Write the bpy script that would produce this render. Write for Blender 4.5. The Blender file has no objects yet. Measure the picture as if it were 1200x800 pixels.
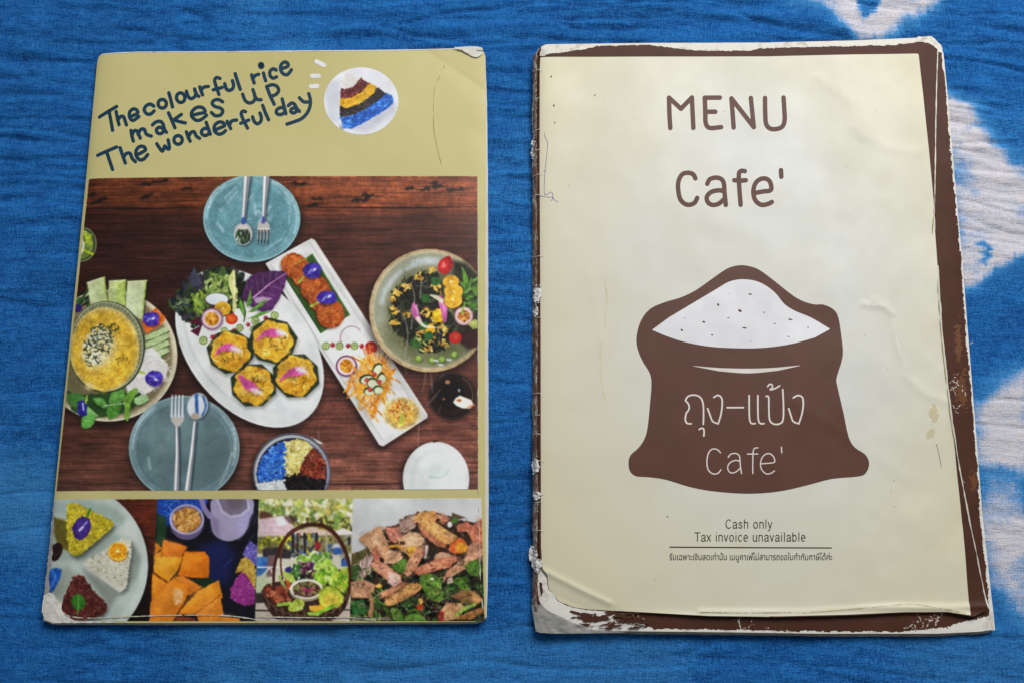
import bpy, math, random
import numpy as np

C = bpy.context.scene
COL = C.collection
rad = math.radians

# ------------------------------------------------------------------ camera
TH, D, FPX = rad(14.0), 0.518, 1209.0
cam = bpy.data.cameras.new('camera')
cam.sensor_width = 36.0
cam.lens = FPX / 1200.0 * 36.0
cam.clip_start, cam.clip_end = 0.01, 20.0
co = bpy.data.objects.new('camera', cam)
co.location = (0, -D * math.sin(TH), D * math.cos(TH))
co.rotation_euler = (TH, 0, 0)
COL.objects.link(co)
C.camera = co

# ------------------------------------------------------------------ light
w = bpy.data.worlds.new('World'); C.world = w; w.use_nodes = True
bg = w.node_tree.nodes['Background']
bg.inputs[0].default_value = (0.80, 0.90, 1.0, 1)
bg.inputs[1].default_value = 0.14

def area(name, loc, target, sx, sy, power, col):
    l = bpy.data.lights.new(name, 'AREA'); l.shape = 'RECTANGLE'
    l.size, l.size_y, l.energy, l.color = sx, sy, power, col
    o = bpy.data.objects.new(name, l); COL.objects.link(o)
    o.location = loc
    d = [t - s for t, s in zip(target, loc)]
    from mathutils import Vector
    o.rotation_euler = Vector(d).to_track_quat('-Z', 'Y').to_euler()
    o['kind'] = 'helper'
    return o
area('window_light', (0.36, 0.72, 0.92), (0.02, 0.0, 0), 0.85, 0.60, 15.2, (1.0, 0.985, 0.97))
C.view_settings.view_transform = 'Standard'
C.view_settings.look = 'None'
C.view_settings.exposure = 0.0
C.view_settings.gamma = 1.0
C.cycles.max_bounces = 6

# ------------------------------------------------------------------ helpers
CZ, CY = D * math.cos(TH), -D * math.sin(TH)
cT, sT = math.cos(TH), math.sin(TH)

def W(px, py, z=0.0):
    """photograph pixel (1200x800) -> point on the level z of the table"""
    u = np.asarray(px, float) - 600.0; v = np.asarray(py, float) - 400.0
    dy = -v * cT + FPX * sT; dz = -v * sT - FPX * cT
    t = (z - CZ) / dz
    return u * t, CY + dy * t

def IW(x, y, z=0.0):
    """point on the level z -> photograph pixel"""
    dy = np.asarray(y, float) - CY; dz = z - CZ
    b = dy * cT + dz * sT
    f = dy * sT - dz * cT
    return 600.0 + FPX * np.asarray(x, float) / f, 400.0 - FPX * b / f

def _h(ix, iy, seed):
    n = (ix.astype(np.int64) * 374761393 + iy.astype(np.int64) * 668265263 + seed * 974634777) & 0x7fffffff
    n = ((n ^ (n >> 13)) * 1274126177) & 0x7fffffff
    n = ((n ^ (n >> 16)) * 1911520717) & 0x7fffffff
    return ((n ^ (n >> 11)) & 0xffff) / 65535.0

def vn(x, y, seed=0):
    x = np.asarray(x, float); y = np.asarray(y, float)
    fx, fy = np.floor(x), np.floor(y)
    tx, ty = x - fx, y - fy
    tx = tx * tx * (3 - 2 * tx); ty = ty * ty * (3 - 2 * ty)
    ix, iy = fx.astype(np.int64), fy.astype(np.int64)
    a, b = _h(ix, iy, seed), _h(ix + 1, iy, seed)
    c, d = _h(ix, iy + 1, seed), _h(ix + 1, iy + 1, seed)
    return (a + (b - a) * tx) * (1 - ty) + (c + (d - c) * tx) * ty

def fbm(x, y, seed=0, oct=4):
    s, a, n = 0, 0.5, 0
    for k in range(oct):
        s = s + a * vn(x * 2 ** k + 17.3 * k, y * 2 ** k + 9.1 * k, seed + k); n += a; a *= 0.5
    return s / n

def lin(c):
    c = np.asarray(c, float) / 255.0
    return np.where(c <= 0.04045, c / 12.92, ((c + 0.055) / 1.055) ** 2.4)
def unlin(l):
    l = np.clip(l, 0, 1)
    return 255.0 * np.where(l <= 0.0031308, l * 12.92, 1.055 * l ** (1 / 2.4) - 0.055)
def sss(a, b, x):
    t = np.clip((x - a) / (b - a), 0, 1)
    return t * t * (3 - 2 * t)

def cr(pts, sub=5, closed=False):
    """smooth curve through points"""
    p = np.asarray(pts, float); n = len(p); out = []
    rng = range(n) if closed else range(n - 1)
    for i in rng:
        if closed: p0, p1, p2, p3 = p[i - 1], p[i], p[(i + 1) % n], p[(i + 2) % n]
        else: p0, p1, p2, p3 = p[max(i - 1, 0)], p[i], p[i + 1], p[min(i + 2, n - 1)]
        for k in range(sub):
            t = k / sub
            out.append(0.5 * ((2 * p1) + (-p0 + p2) * t + (2 * p0 - 5 * p1 + 4 * p2 - p3) * t * t + (-p0 + 3 * p1 - 3 * p2 + p3) * t ** 3))
    if not closed: out.append(p[-1])
    return np.array(out)

def sd_poly(X, Y, pts):
    p = np.asarray(pts, float); d = np.full(X.shape, 1e9); ins = np.zeros(X.shape, bool)
    for i in range(len(p)):
        ax, ay = p[i - 1]; bx, by = p[i]
        ex, ey = bx - ax, by - ay
        l2 = ex * ex + ey * ey
        if l2 < 1e-12: continue
        wx, wy = X - ax, Y - ay
        t = np.clip((wx * ex + wy * ey) / l2, 0, 1)
        dx, dy = wx - ex * t, wy - ey * t
        np.minimum(d, dx * dx + dy * dy, out=d)
        if ay != by:
            c = ((ay > Y) != (by > Y)) & (X < (bx - ax) * (Y - ay) / (by - ay) + ax)
            ins ^= c
    d = np.sqrt(d)
    return np.where(ins, -d, d)

def sd_line(X, Y, pts, wd):
    p = np.asarray(pts, float); d = np.full(X.shape, 1e9)
    wds = np.broadcast_to(np.asarray(wd, float), (len(p),))
    for i in range(len(p) - 1):
        ax, ay = p[i]; ex, ey = p[i + 1] - p[i]; l2 = max(ex * ex + ey * ey, 1e-9)
        t = np.clip(((X - ax) * ex + (Y - ay) * ey) / l2, 0, 1)
        q = np.hypot(X - ax - ex * t, Y - ay - ey * t) - 0.5 * (wds[i] + (wds[i + 1] - wds[i]) * t)
        np.minimum(d, q, out=d)
    return d

def ellpts(cx, cy, rx, ry, rot=0, n=40, a0=0, a1=360):
    a = np.radians(np.linspace(a0, a1, n, endpoint=(a1 - a0 < 360)))
    c, s = math.cos(rad(rot)), math.sin(rad(rot))
    x, y = rx * np.cos(a), ry * np.sin(a)
    return np.stack([cx + x * c - y * s, cy + x * s + y * c], 1)

# ------------------------------------------------------------------ object helpers
def link(name, verts, faces, mat, parent=None, smooth=True, uv=None, attr=None):
    me = bpy.data.meshes.new(name)
    verts = np.asarray(verts, np.float32)
    me.vertices.add(len(verts)); me.vertices.foreach_set('co', verts.ravel())
    if isinstance(faces, np.ndarray):
        k = faces.shape[1]; n = len(faces)
        loops = faces.ravel().astype(np.int32)
        starts = (np.arange(n) * k).astype(np.int32)
    else:
        loops = np.concatenate([np.asarray(f, np.int32) for f in faces]) if len(faces) else np.zeros(0, np.int32)
        ls = np.array([len(f) for f in faces]); starts = (np.cumsum(ls) - ls).astype(np.int32)
        n = len(faces)
    me.loops.add(len(loops)); me.loops.foreach_set('vertex_index', loops)
    me.polygons.add(n); me.polygons.foreach_set('loop_start', starts)
    me.update(calc_edges=True)
    me.polygons.foreach_set('use_smooth', np.full(n, smooth, bool))
    if uv is not None:
        l = me.uv_layers.new(name='UVMap')
        l.data.foreach_set('uv', np.asarray(uv, np.float32)[loops].ravel())
    if attr:
        for k, v in attr.items():
            a = me.attributes.new(k, 'FLOAT', 'POINT'); a.data.foreach_set('value', np.asarray(v, np.float32))
    me.materials.append(mat)
    o = bpy.data.objects.new(name, me); COL.objects.link(o)
    if parent: o.parent = parent
    return o

def thing(name, label, cat, group=None):
    o = bpy.data.objects.new(name, None); COL.objects.link(o)
    o['label'] = label; o['category'] = cat
    if group: o['group'] = group
    return o

def resample(pl, n):
    p = np.asarray(pl, float); s = np.r_[0, np.cumsum(np.hypot(*np.diff(p, axis=0).T))]
    t = np.linspace(0, s[-1], n)
    return np.stack([np.interp(t, s, p[:, 0]), np.interp(t, s, p[:, 1])], 1)

def sheet(name, top, bottom, left, right, zf, h, thick, mat, parent, nu=60, nv=80, rag=0.0, seed=0):
    """a sheet of paper filling four boundary curves given in photograph pixels"""
    T, B, L, R = resample(top, nu), resample(bottom, nu), resample(left, nv), resample(right, nv)
    u = np.linspace(0, 1, nu)[None, :, None]; v = np.linspace(0, 1, nv)[:, None, None]
    P = (1 - v) * T[None] + v * B[None] + (1 - u) * L[:, None] + u * R[:, None] \
        - ((1 - u) * (1 - v) * T[0] + u * (1 - v) * T[-1] + (1 - u) * v * B[0] + u * v * B[-1])
    if rag:
        e = np.minimum(np.minimum(u, 1 - u) * nu, np.minimum(v, 1 - v) * nv)[..., 0]
        k = rag * np.clip(1 - e / 2, 0, 1)
        P[..., 0] += k * (fbm(P[..., 0] / 5, P[..., 1] / 5, seed) - .5) * 2
        P[..., 1] += k * (fbm(P[..., 0] / 5, P[..., 1] / 5, seed + 9) - .5) * 2
    x, y = W(P[..., 0], P[..., 1], h)
    z = zf(P[..., 0], P[..., 1])
    x, y, z = x.ravel(), y.ravel(), z.ravel()
    n = nu * nv
    V = np.concatenate([np.stack([x, y, z], 1), np.stack([x, y, z - thick], 1)])
    i = (np.arange(nv - 1)[:, None] * nu + np.arange(nu - 1)[None]).ravel()
    Ft = np.stack([i, i + nu, i + nu + 1, i + 1], 1)
    Fb = Ft[:, ::-1] + n
    ring = np.r_[np.arange(nu), np.arange(1, nv) * nu + nu - 1, (nv - 1) * nu + np.arange(nu - 2, -1, -1), np.arange(nv - 2, 0, -1) * nu]
    r2 = np.roll(ring, -1)
    Fs = np.stack([ring, r2, r2 + n, ring + n], 1)
    o = link(name, V, np.concatenate([Ft, Fb, Fs]), mat, parent)
    m = o.modifiers.new('edges', 'EDGE_SPLIT'); m.split_angle = rad(50)
    return o

def decal(name, sdf, bbox, cell, zf, h, off, mat, parent, uvf=None):
    """an area of ink or torn paper: the region where sdf(px,py) < 0, as a mesh lying on the sheet below"""
    x0, y0, x1, y1 = bbox
    xs = np.arange(x0, x1 + cell, cell); ys = np.arange(y0, y1 + cell, cell)
    X, Y = np.meshgrid(xs, ys)
    S = sdf(X, Y)
    ny, nx = S.shape
    verts, faces, cache = [], [], {}
    ins = S < 0
    full = ins[:-1, :-1] & ins[1:, :-1] & ins[:-1, 1:] & ins[1:, 1:]
    anyc = ins[:-1, :-1] | ins[1:, :-1] | ins[:-1, 1:] | ins[1:, 1:]
    vid = -np.ones(S.shape, np.int64)
    need = np.zeros(S.shape, bool)
    for dj in (0, 1):
        for di in (0, 1):
            need[dj:ny - 1 + dj, di:nx - 1 + di] |= anyc
    need &= ins
    k = np.argwhere(need)
    vid[need] = np.arange(len(k))
    verts = [(X[a, b], Y[a, b]) for a, b in k]
    fj, fi = np.nonzero(full)
    faces = [tuple(q) for q in np.stack([vid[fj, fi], vid[fj + 1, fi], vid[fj + 1, fi + 1], vid[fj, fi + 1]], 1).tolist()]
    def cross(a, b):
        key = (a, b) if a < b else (b, a)
        if key in cache: return cache[key]
        sa, sb = S[a], S[b]; t = sa / (sa - sb); t = min(max(t, 0.02), 0.98)
        verts.append((X[a] + (X[b] - X[a]) * t, Y[a] + (Y[b] - Y[a]) * t))
        cache[key] = len(verts) - 1
        return cache[key]
    pj, pi = np.nonzero(anyc & ~full)
    for j, i in zip(pj.tolist(), pi.tolist()):
        cs = [(j, i), (j + 1, i), (j + 1, i + 1), (j, i + 1)]
        f = []
        for q in range(4):
            a, b = cs[q], cs[(q + 1) % 4]
            if ins[a]: f.append(int(vid[a]))
            if ins[a] != ins[b]: f.append(cross(a, b))
        if len(f) >= 3: faces.append(tuple(f))
    if not faces: return None
    V = np.array(verts, float)
    x, y = W(V[:, 0], V[:, 1], h)
    z = zf(V[:, 0], V[:, 1]) + off
    uv = uvf(x, y) if uvf else None
    return link(name, np.stack([x, y, z], 1), faces, mat, parent, uv=uv)

# ------------------------------------------------------------------ materials
class NT:
    def __init__(s, name):
        s.m = bpy.data.materials.new(name); s.m.use_nodes = True
        s.t = s.m.node_tree; s.N = s.t.nodes; s.b = s.N['Principled BSDF']
    def n(s, t, **k):
        o = s.N.new(t)
        for a, v in k.items():
            if a.startswith('i_'): o.inputs[a[2:].replace('_', ' ')].default_value = v
            else: setattr(o, a, v)
        return o
    def l(s, a, b): s.t.links.new(a, b)
    def coord(s, scale=(1, 1, 1), rot=(0, 0, 0)):
        g = s.n('ShaderNodeTexCoord'); m = s.n('ShaderNodeMapping')
        m.inputs['Scale'].default_value = scale; m.inputs['Rotation'].default_value = rot
        s.l(g.outputs['Object'], m.inputs['Vector']); return m.outputs[0]
    def noise(s, scale, vec, detail=3, rough=.55):
        o = s.n('ShaderNodeTexNoise'); o.inputs['Scale'].default_value = scale
        o.inputs['Detail'].default_value = detail; o.inputs['Roughness'].default_value = rough
        s.l(vec, o.inputs['Vector']); return o.outputs['Fac']
    def ramp(s, fac, stops):
        o = s.n('ShaderNodeValToRGB'); e = o.color_ramp.elements
        while len(e) < len(stops): e.new(0.5)
        for q, (p, c) in zip(e, stops): q.position = p; q.color = (*c, 1) if len(c) == 3 else c
        s.l(fac, o.inputs[0]); return o.outputs[0]
    def mix(s, fac, a, b, mode='MIX'):
        o = s.n('ShaderNodeMix', data_type='RGBA', blend_type=mode)
        for sock, v in ((o.inputs[0], fac), (o.inputs[6], a), (o.inputs[7], b)):
            if hasattr(v, 'is_linked'): s.l(v, sock)
            elif isinstance(v, (int, float)): sock.default_value = v
            else: sock.default_value = (*v, 1)
        return o.outputs[2]
    def math(s, op, a, b=0.0):
        o = s.n('ShaderNodeMath', operation=op)
        for sock, v in zip(o.inputs, (a, b)):
            if hasattr(v, 'is_linked'): s.l(v, sock)
            else: sock.default_value = v
        return o.outputs[0]
    def bump(s, h, strength, dist, prev=None):
        o = s.n('ShaderNodeBump'); o.inputs['Strength'].default_value = strength; o.inputs['Distance'].default_value = dist
        s.l(h, o.inputs['Height'])
        if prev is not None: s.l(prev, o.inputs['Normal'])
        return o.outputs[0]

def paper(name, col, var=0.12, rough=0.45, spec=0.4, vs=30, wavy=0.25, fine=0.05, col2=None, coat=0.0):
    t = NT(name); c = lin(col); c2 = lin(col2) if col2 is not None else c * (1 - var)
    v = t.coord()
    n = t.noise(vs, v, 4)
    t.l(t.ramp(n, [(0.3, tuple(c2)), (0.65, tuple(c))]), t.b.inputs['Base Color'])
    t.b.inputs['Roughness'].default_value = rough
    t.b.inputs['Specular IOR Level'].default_value = spec
    t.b.inputs['Coat Weight'].default_value = coat
    t.b.inputs['Coat Roughness'].default_value = 0.25
    b = t.bump(t.noise(20, v, 2), wavy * .65, 0.004)
    b = t.bump(t.noise(1400, v, 2), fine, 0.0004, b)
    t.l(b, t.b.inputs['Normal'])
    t.l(b, t.b.inputs['Coat Normal'])
    return t.m

# ------------------------------------------------------------------ the cloth
def build_cloth():
    x0, x1, y0, y1, st = -0.41, 0.41, -0.30, 0.37, 0.00095
    xs = np.arange(x0, x1, st); ys = np.arange(y0, y1, st)
    X, Y = np.meshgrid(xs, ys)
    PX, PY = IW(X, Y, 0.0)
    # crinkles: long ripples that run across the cloth, a few vertical folds
    warp = (fbm(X * 7, Y * 9, 5, 3) - .5) * 0.022
    slope = 0.16 * np.clip(X - .12, 0, 1)
    a = Y + warp + slope
    r1 = fbm(X * 14, a * 150, 11, 3)
    r2 = fbm(X * 30, a * 330, 21, 2)
    ridge = 1 - np.abs(2 * fbm(X * 8 + 3, a * 62, 31, 3) - 1)
    ridge = np.clip((ridge - .86) / .14, 0, 1) ** 2
    vert = fbm(X * 42, Y * 4, 41, 3)
    top = 0.28 + 0.72 * sss(-0.02, 0.15, Y)
    z = 0.0042 * (r1 - .5) * top + 0.0013 * (r2 - .5) * top - 0.0017 * ridge * (0.4 + .6 * top) + 0.0040 * (vert - .5)
    big = fbm(X * 7 + 9, Y * 11, 43, 2)
    z += 0.005 * (big - .5) - .0013
    z -= 0.0012 * np.exp(-((PX - 855 - 8 * np.sin(PY / 9)) / 9) ** 2) * sss(60, 0, PY)
    z = np.clip(z, -0.01, 0.0009)
    # tie-dye resist, drawn where it lies on the cloth
    wx = (fbm(X * 60, Y * 60, 51, 4) - .5) * 26 + (fbm(X * 70, Y * 800, 53, 2) - .5) * 10; wy = (fbm(X * 60, Y * 60, 61, 4) - .5) * 26 + (fbm(X * 800, Y * 70, 63, 2) - .5) * 10
    QX, QY = PX + wx, PY + wy
    dye = np.zeros_like(X)
    def patch(pts, soft, amt):
        sd = sd_poly(QX, QY, pts); soft *= 2.2
        np.maximum(dye, amt * sss(soft, -soft, sd), out=dye)
    def undye(pts, soft, amt):
        sd = sd_poly(QX, QY, pts); dye[:] *= 1 - amt * sss(soft, -soft, sd)
    patch([(935, -8), (985, 14), (1010, 34), (1022, 48), (1038, 44), (1058, 26), (1100, 4), (1112, -30), (940, -40)], 9, .92)
    undye([(1000, -10), (1014, 20), (1020, 20), (1040, -8), (1080, -30), (1000, -30)], 7, .85)
    patch([(1096, 100), (1116, 106), (1145, 130), (1172, 165), (1215, 205), (1215, 262), (1170, 232), (1118, 180), (1100, 150)], 9, .9)
    patch([(1100, 150), (1150, 190), (1215, 235), (1215, 300), (1150, 330), (1115, 330), (1110, 240)], 12, .62)
    patch([(1172, 262), (1215, 250), (1215, 305), (1180, 312), (1150, 332), (1128, 338), (1122, 312), (1150, 296)], 9, .9)
    patch([(1120, 255), (1160, 245), (1165, 275), (1125, 285)], 10, .8)
    undye([(1149, 280), (1158, 284), (1160, 305), (1152, 303)], 5, .8)
    undye([(1168, 312), (1215, 300), (1215, 400), (1130, 400), (1130, 345)], 10, .97)
    patch([(1215, 436), (1188, 446), (1165, 462), (1146, 488), (1140, 520), (1150, 545), (1215, 556)], 12, .86)
    patch([(1140, 540), (1215, 550), (1215, 620), (1150, 620)], 12, .48)
    patch([(1150, 596), (1215, 600), (1215, 730), (1192, 716), (1172, 682), (1158, 655)], 13, .84)
    n = fbm(X * 55, Y * 55, 71, 3)
    dye *= 0.62 + 0.5 * sss(.3, .62, n) + .25 * (fbm(X * 26, Y * 260, 73, 3) - .3)
    dye += 0.32 * sss(.46, .74, fbm(X * 8 + 4, Y * 12, 81, 5)) * (.6 + .4 * sss(.0, -.15, X))
    ny, nx = X.shape
    V = np.stack([X.ravel(), Y.ravel(), z.ravel()], 1)
    i = (np.arange(ny - 1)[:, None] * nx + np.arange(nx - 1)[None]).ravel()
    F = np.stack([i, i + 1, i + nx + 1, i + nx], 1)
    t = NT('indigo_cotton')
    v = t.coord()
    at = t.n('ShaderNodeAttribute', attribute_name='dye')
    dy = at.outputs['Fac']
    warp_n = t.noise(1.0, t.coord((1900, 160, 1)), 3, .7)     # yarns running up the picture
    weft_n = t.noise(1.0, t.coord((160, 1700, 1)), 3, .7)     # and across
    sp = t.noise(1300, v, 3, .8)
    big = t.noise(17, t.coord((.7, 1.2, 1)), 5, .65)
    mid = t.noise(1.0, t.coord((60, 170, 1)), 4, .65)
    yarn = t.math('ADD', t.math('MULTIPLY', warp_n, .5), t.math('MULTIPLY', weft_n, .5))
    yarn = t.math('ADD', t.math('MULTIPLY', yarn, .55), t.math('MULTIPLY', sp, .45))
    blue = t.ramp(big, [(.30, (.004, .056, .21)), (.50, (.008, .095, .35)), (.72, (.014, .140, .47))])
    blue = t.mix(t.ramp(mid, [(.38, (0, 0, 0)), (.72, (1, 1, 1))]), blue, (.018, .185, .54))
    blue = t.mix(t.ramp(yarn, [(.36, (1, 1, 1)), (.51, (0, 0, 0))]), blue, (.003, .026, .115))
    blue = t.mix(t.ramp(yarn, [(.50, (0, 0, 0)), (.64, (.75, .75, .75))]), blue, (.05, .24, .56))
    wh = t.ramp(yarn, [(.34, (.46, .45, .52)), (.54, (.74, .71, .75))])
    wh = t.mix(t.ramp(mid, [(.32, (.5, .5, .5)), (.52, (0, 0, 0))]), wh, (.44, .50, .62))
    dn = t.math('ADD', dy, t.math('MULTIPLY', t.math('SUBTRACT', yarn, .5), 1.3))
    lt = t.ramp(dn, [(.02, (0, 0, 0)), (.46, (1, 1, 1))])
    wt = t.ramp(dn, [(.40, (0, 0, 0)), (.86, (1, 1, 1))])
    col = t.mix(lt, blue, (.06, .29, .64))
    col = t.mix(wt, col, wh)
    t.l(col, t.b.inputs['Base Color'])
    t.b.inputs['Roughness'].default_value = .95
    t.b.inputs['Specular IOR Level'].default_value = .12
    b = t.bump(mid, .8, .0016)
    b = t.bump(yarn, 1.0, .0009, b)
    t.l(b, t.b.inputs['Normal'])
    o = link('tablecloth', V, F, t.m, attr={'dye': dye.ravel()})
    o['label'] = 'crinkled indigo blue tie-dyed cotton cloth lying under both menus'
    o['category'] = 'cloth'
    return o
build_cloth()

# ------------------------------------------------------------------ a painter for the printed photographs (flat print)
class Print:
    def __init__(s, name, x0, y0, x1, y1, h, res, seed=1):
        s.name, s.x0, s.y0, s.x1, s.y1, s.h, s.res = name, x0, y0, x1, y1, h, res
        s.nx, s.ny = int((x1 - x0) * res), int((y1 - y0) * res)
        gx = x0 + (np.arange(s.nx) + .5) / s.nx * (x1 - x0)
        gy = y0 + (np.arange(s.ny) + .5) / s.ny * (y1 - y0)
        GX, GY = np.meshgrid(gx, gy)
        s.X, s.Y = IW(GX, GY, h)
        s.img = np.zeros((s.ny, s.nx, 3)); s.img[:] = (200, 190, 130)
        s.gain = np.ones((s.ny, s.nx))
        s.R = random.Random(seed)
        s.mask = None; s.mb = None
        s.n1 = fbm(s.X / 3.2, s.Y / 3.2, 3, 3)
        s.n2 = fbm(s.X / 9, s.Y / 9, 7, 4)
    def win(s, bb, pad):
        a, b, c, d = bb[0] - pad, bb[1] - pad, bb[2] + pad, bb[3] + pad
        if s.mb is not None: a, b, c, d = max(a, s.mb[0]), max(b, s.mb[1]), min(c, s.mb[2]), min(d, s.mb[3])
        if c <= a or d <= b: return None
        wx, wy = W([a, c, c, a], [b, b, d, d], s.h)
        i0 = max(0, int((wx.min() - s.x0) * s.res)); i1 = min(s.nx, int((wx.max() - s.x0) * s.res) + 2)
        j0 = max(0, int((wy.min() - s.y0) * s.res)); j1 = min(s.ny, int((wy.max() - s.y0) * s.res) + 2)
        if i1 <= i0 or j1 <= j0: return None
        return slice(j0, j1), slice(i0, i1)
    def put(s, sl, al, col):
        if s.mask is not None: al = al * s.mask[sl]
        s.img[sl] += al[..., None] * (col - s.img[sl])
    def col(s, sl, c, tex):
        col = np.broadcast_to(np.asarray(c, float), s.img[sl].shape)
        if tex:
            amp, src = tex[0], tex[1]
            n = (s.n1 if src == 'f' else s.n2)[sl]
            if len(tex) > 2:
                t = sss(.5 - tex[0], .5 + tex[0], n)[..., None]
                col = col * (1 - t) + np.asarray(tex[2], float) * t
            else:
                col = col + ((n - .5) * 2 * amp)[..., None]
        return col
    def poly(s, pts, c, soft=.6, a=1.0, tex=None, rag=0, smooth=False):
        pts = cr(pts, 5, True) if smooth else np.asarray(pts, float)
        sl = s.win((pts[:, 0].min(), pts[:, 1].min(), pts[:, 0].max(), pts[:, 1].max()), soft + rag + 1)
        if sl is None: return
        sd = sd_poly(s.X[sl], s.Y[sl], pts)
        if rag: sd = sd + (s.n1[sl] - .5) * 2 * rag
        s.put(sl, a * sss(soft, -soft, sd), s.col(sl, c, tex))
    def ell(s, cx, cy, rx, ry, c, rot=0, **k):
        s.poly(ellpts(cx, cy, rx, ry, rot), c, **k)
    def line(s, pts, wd, c, soft=.55, a=1.0, smooth=False, tex=None):
        pts = cr(pts, 5) if smooth else np.asarray(pts, float)
        wds = wd
        if np.ndim(wd): wds = np.interp(np.linspace(0, 1, len(pts)), np.linspace(0, 1, len(wd)), wd)
        m = float(np.max(wd))
        sl = s.win((pts[:, 0].min(), pts[:, 1].min(), pts[:, 0].max(), pts[:, 1].max()), soft + m + 1)
        if sl is None: return
        s.put(sl, a * sss(soft, -soft, sd_line(s.X[sl], s.Y[sl], pts, wds)), s.col(sl, c, tex))
    def ring(s, cx, cy, rx, ry, wd, c, rot=0, a0=0, a1=360, **k):
        p = ellpts(cx, cy, rx, ry, rot, 48, a0, a1)
        if a1 - a0 >= 360: p = np.concatenate([p, p[:1]])
        s.line(p, wd, c, **k)
    def shadow(s, pts, dx, dy, soft, a, c=(12, 8, 8)):
        s.poly(np.asarray(pts, float) + (dx, dy), c, soft=soft, a=a)
    def inside(s, pts):
        p = np.asarray(pts, float); x0, y0, x1, y1 = p[:, 0].min(), p[:, 1].min(), p[:, 0].max(), p[:, 1].max()
        while True:
            x, y = s.R.uniform(x0, x1), s.R.uniform(y0, y1)
            if sd_poly(np.array([x]), np.array([y]), p)[0] < 0: return x, y
    def scat(s, pts, n, ln, wd, cols, ang=(0, 180), a=1.0, soft=.45, curve=0, jit=14):
        R = s.R
        p = np.asarray(pts, float); x0, y0 = p.min(0); x1, y1 = p.max(0)
        q = np.array([(R.uniform(x0, x1), R.uniform(y0, y1)) for _ in range(int(n * 3.2) + 30)])
        q = q[sd_poly(q[:, 0], q[:, 1], p) < 0][:n]
        for x, y in q:
            L = R.uniform(*ln) / 2; t = rad(R.uniform(ang[0] - ang[1], ang[0] + ang[1])); wv = R.uniform(*wd)
            dx, dy = math.cos(t) * L, math.sin(t) * L
            c = np.clip(np.asarray(R.choice(cols), float) + R.uniform(-jit, jit), 0, 255)
            if curve:
                k = R.uniform(-curve, curve)
                s.line([(x - dx, y - dy), (x - dy * k, y + dx * k), (x + dx, y + dy)], wv, c, soft, a)
            else: s.line([(x - dx, y - dy), (x + dx, y + dy)], wv, c, soft, a)
    def begin(s, quad, gain):
        q = np.asarray(quad, float)
        s.mask = None; s.mb = None
        s.mask = sss(.4, -.4, sd_poly(s.X, s.Y, q))
        s.mb = (q[:, 0].min() - 1, q[:, 1].min() - 1, q[:, 0].max() + 1, q[:, 1].max() + 1)
        s.gain = np.where(s.mask > .01, gain, s.gain)
    def material(s, rough=.34):
        im_ = s.img
        for _ in range(1):                                   # the softness of offset print
            im_ = (np.roll(im_, 1, 0) + 2 * im_ + np.roll(im_, -1, 0)) / 4
            im_ = (np.roll(im_, 1, 1) + 2 * im_ + np.roll(im_, -1, 1)) / 4
        # the unevenness of real food and glaze: wander of outlines and a fine mottling where there is colour
        mx, mn = im_.max(-1), im_.min(-1)
        sat = np.clip((mx - mn - 18) / 70, 0, 1)
        for _ in range(3): sat = (np.roll(sat, 2, 0) + np.roll(sat, -2, 0) + np.roll(sat, 2, 1) + np.roll(sat, -2, 1)) / 4
        food = sat * sss(14, -10, im_[..., 2] - im_[..., 0])
        food = food * (s.Y > 180)
        jj, ii = np.mgrid[0:s.ny, 0:s.nx]
        dj = ((fbm(s.X / 3.0, s.Y / 3.0, 311, 2) - .5) * 5.0 * (.04 + .8 * food)).round().astype(int)
        di = ((fbm(s.X / 3.0, s.Y / 3.0, 321, 2) - .5) * 5.0 * (.04 + .8 * food)).round().astype(int)
        j2, i2 = np.clip(jj + dj, 0, s.ny - 1), np.clip(ii + di, 0, s.nx - 1)
        ok = (s.gain[j2, i2] == s.gain) & (s.gain != 1)
        im_ = np.where(ok[..., None], im_[j2, i2], im_)
        sat = sat * (s.gain != 1)
        b_ = (np.roll(im_, 1, 0) + 2 * im_ + np.roll(im_, -1, 0)) / 4
        im_ = np.where(ok[..., None], (np.roll(b_, 1, 1) + 2 * b_ + np.roll(b_, -1, 1)) / 4, im_)
        mot = (fbm(s.X / 2.2, s.Y / 2.2, 331, 3) - .5) * .36 + (fbm(s.X / 6, s.Y / 6, 341, 2) - .5) * .36
        mot = mot * np.where(np.abs(s.gain - 1 / .72) < 1e-6, .4, 1)
        im_ = im_ * (1 + mot * sat)[..., None]
        spk = np.clip((vn(s.X / .8, s.Y / .8, 351) - .90) / .1, 0, 1) * sat * np.clip(mx / 200, 0, 1)
        im_ = im_ + spk[..., None] * 26
        tone = im_ / 255.0
        im_ = np.where((s.gain != 1)[..., None], 255 * (tone + .08 * (tone - .42) * 4 * tone * (1 - np.clip(tone, 0, 1))), im_)
        lum = im_.mean(-1, keepdims=True)
        im_ = lum + (im_ - lum) * .97
        im_ = im_ * (.88 + .24 * fbm(s.X / 28, s.Y / 28, 301, 3))[..., None] + ((vn(s.X * 1.3, s.Y * 1.3, 302) - .5) * 6 + (vn(s.X * .5, s.Y * .5, 303) - .5) * 5)[..., None]
        g = unlin(lin(np.clip(im_, 0, 255)) * s.gain[..., None]) / 255.0
        im = bpy.data.images.new(s.name, s.nx, s.ny)
        px = np.ones((s.ny, s.nx, 4), np.float32); px[..., :3] = g
        im.pixels.foreach_set(px.ravel()); im.pack()
        t = NT(s.name)
        uv = t.n('ShaderNodeUVMap', uv_map='UVMap')
        tx = t.n('ShaderNodeTexImage', image=im)
        t.l(uv.outputs[0], tx.inputs[0])
        v = t.coord()
        t.l(tx.outputs[0], t.b.inputs['Base Color'])
        t.b.inputs['Roughness'].default_value = rough
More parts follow.
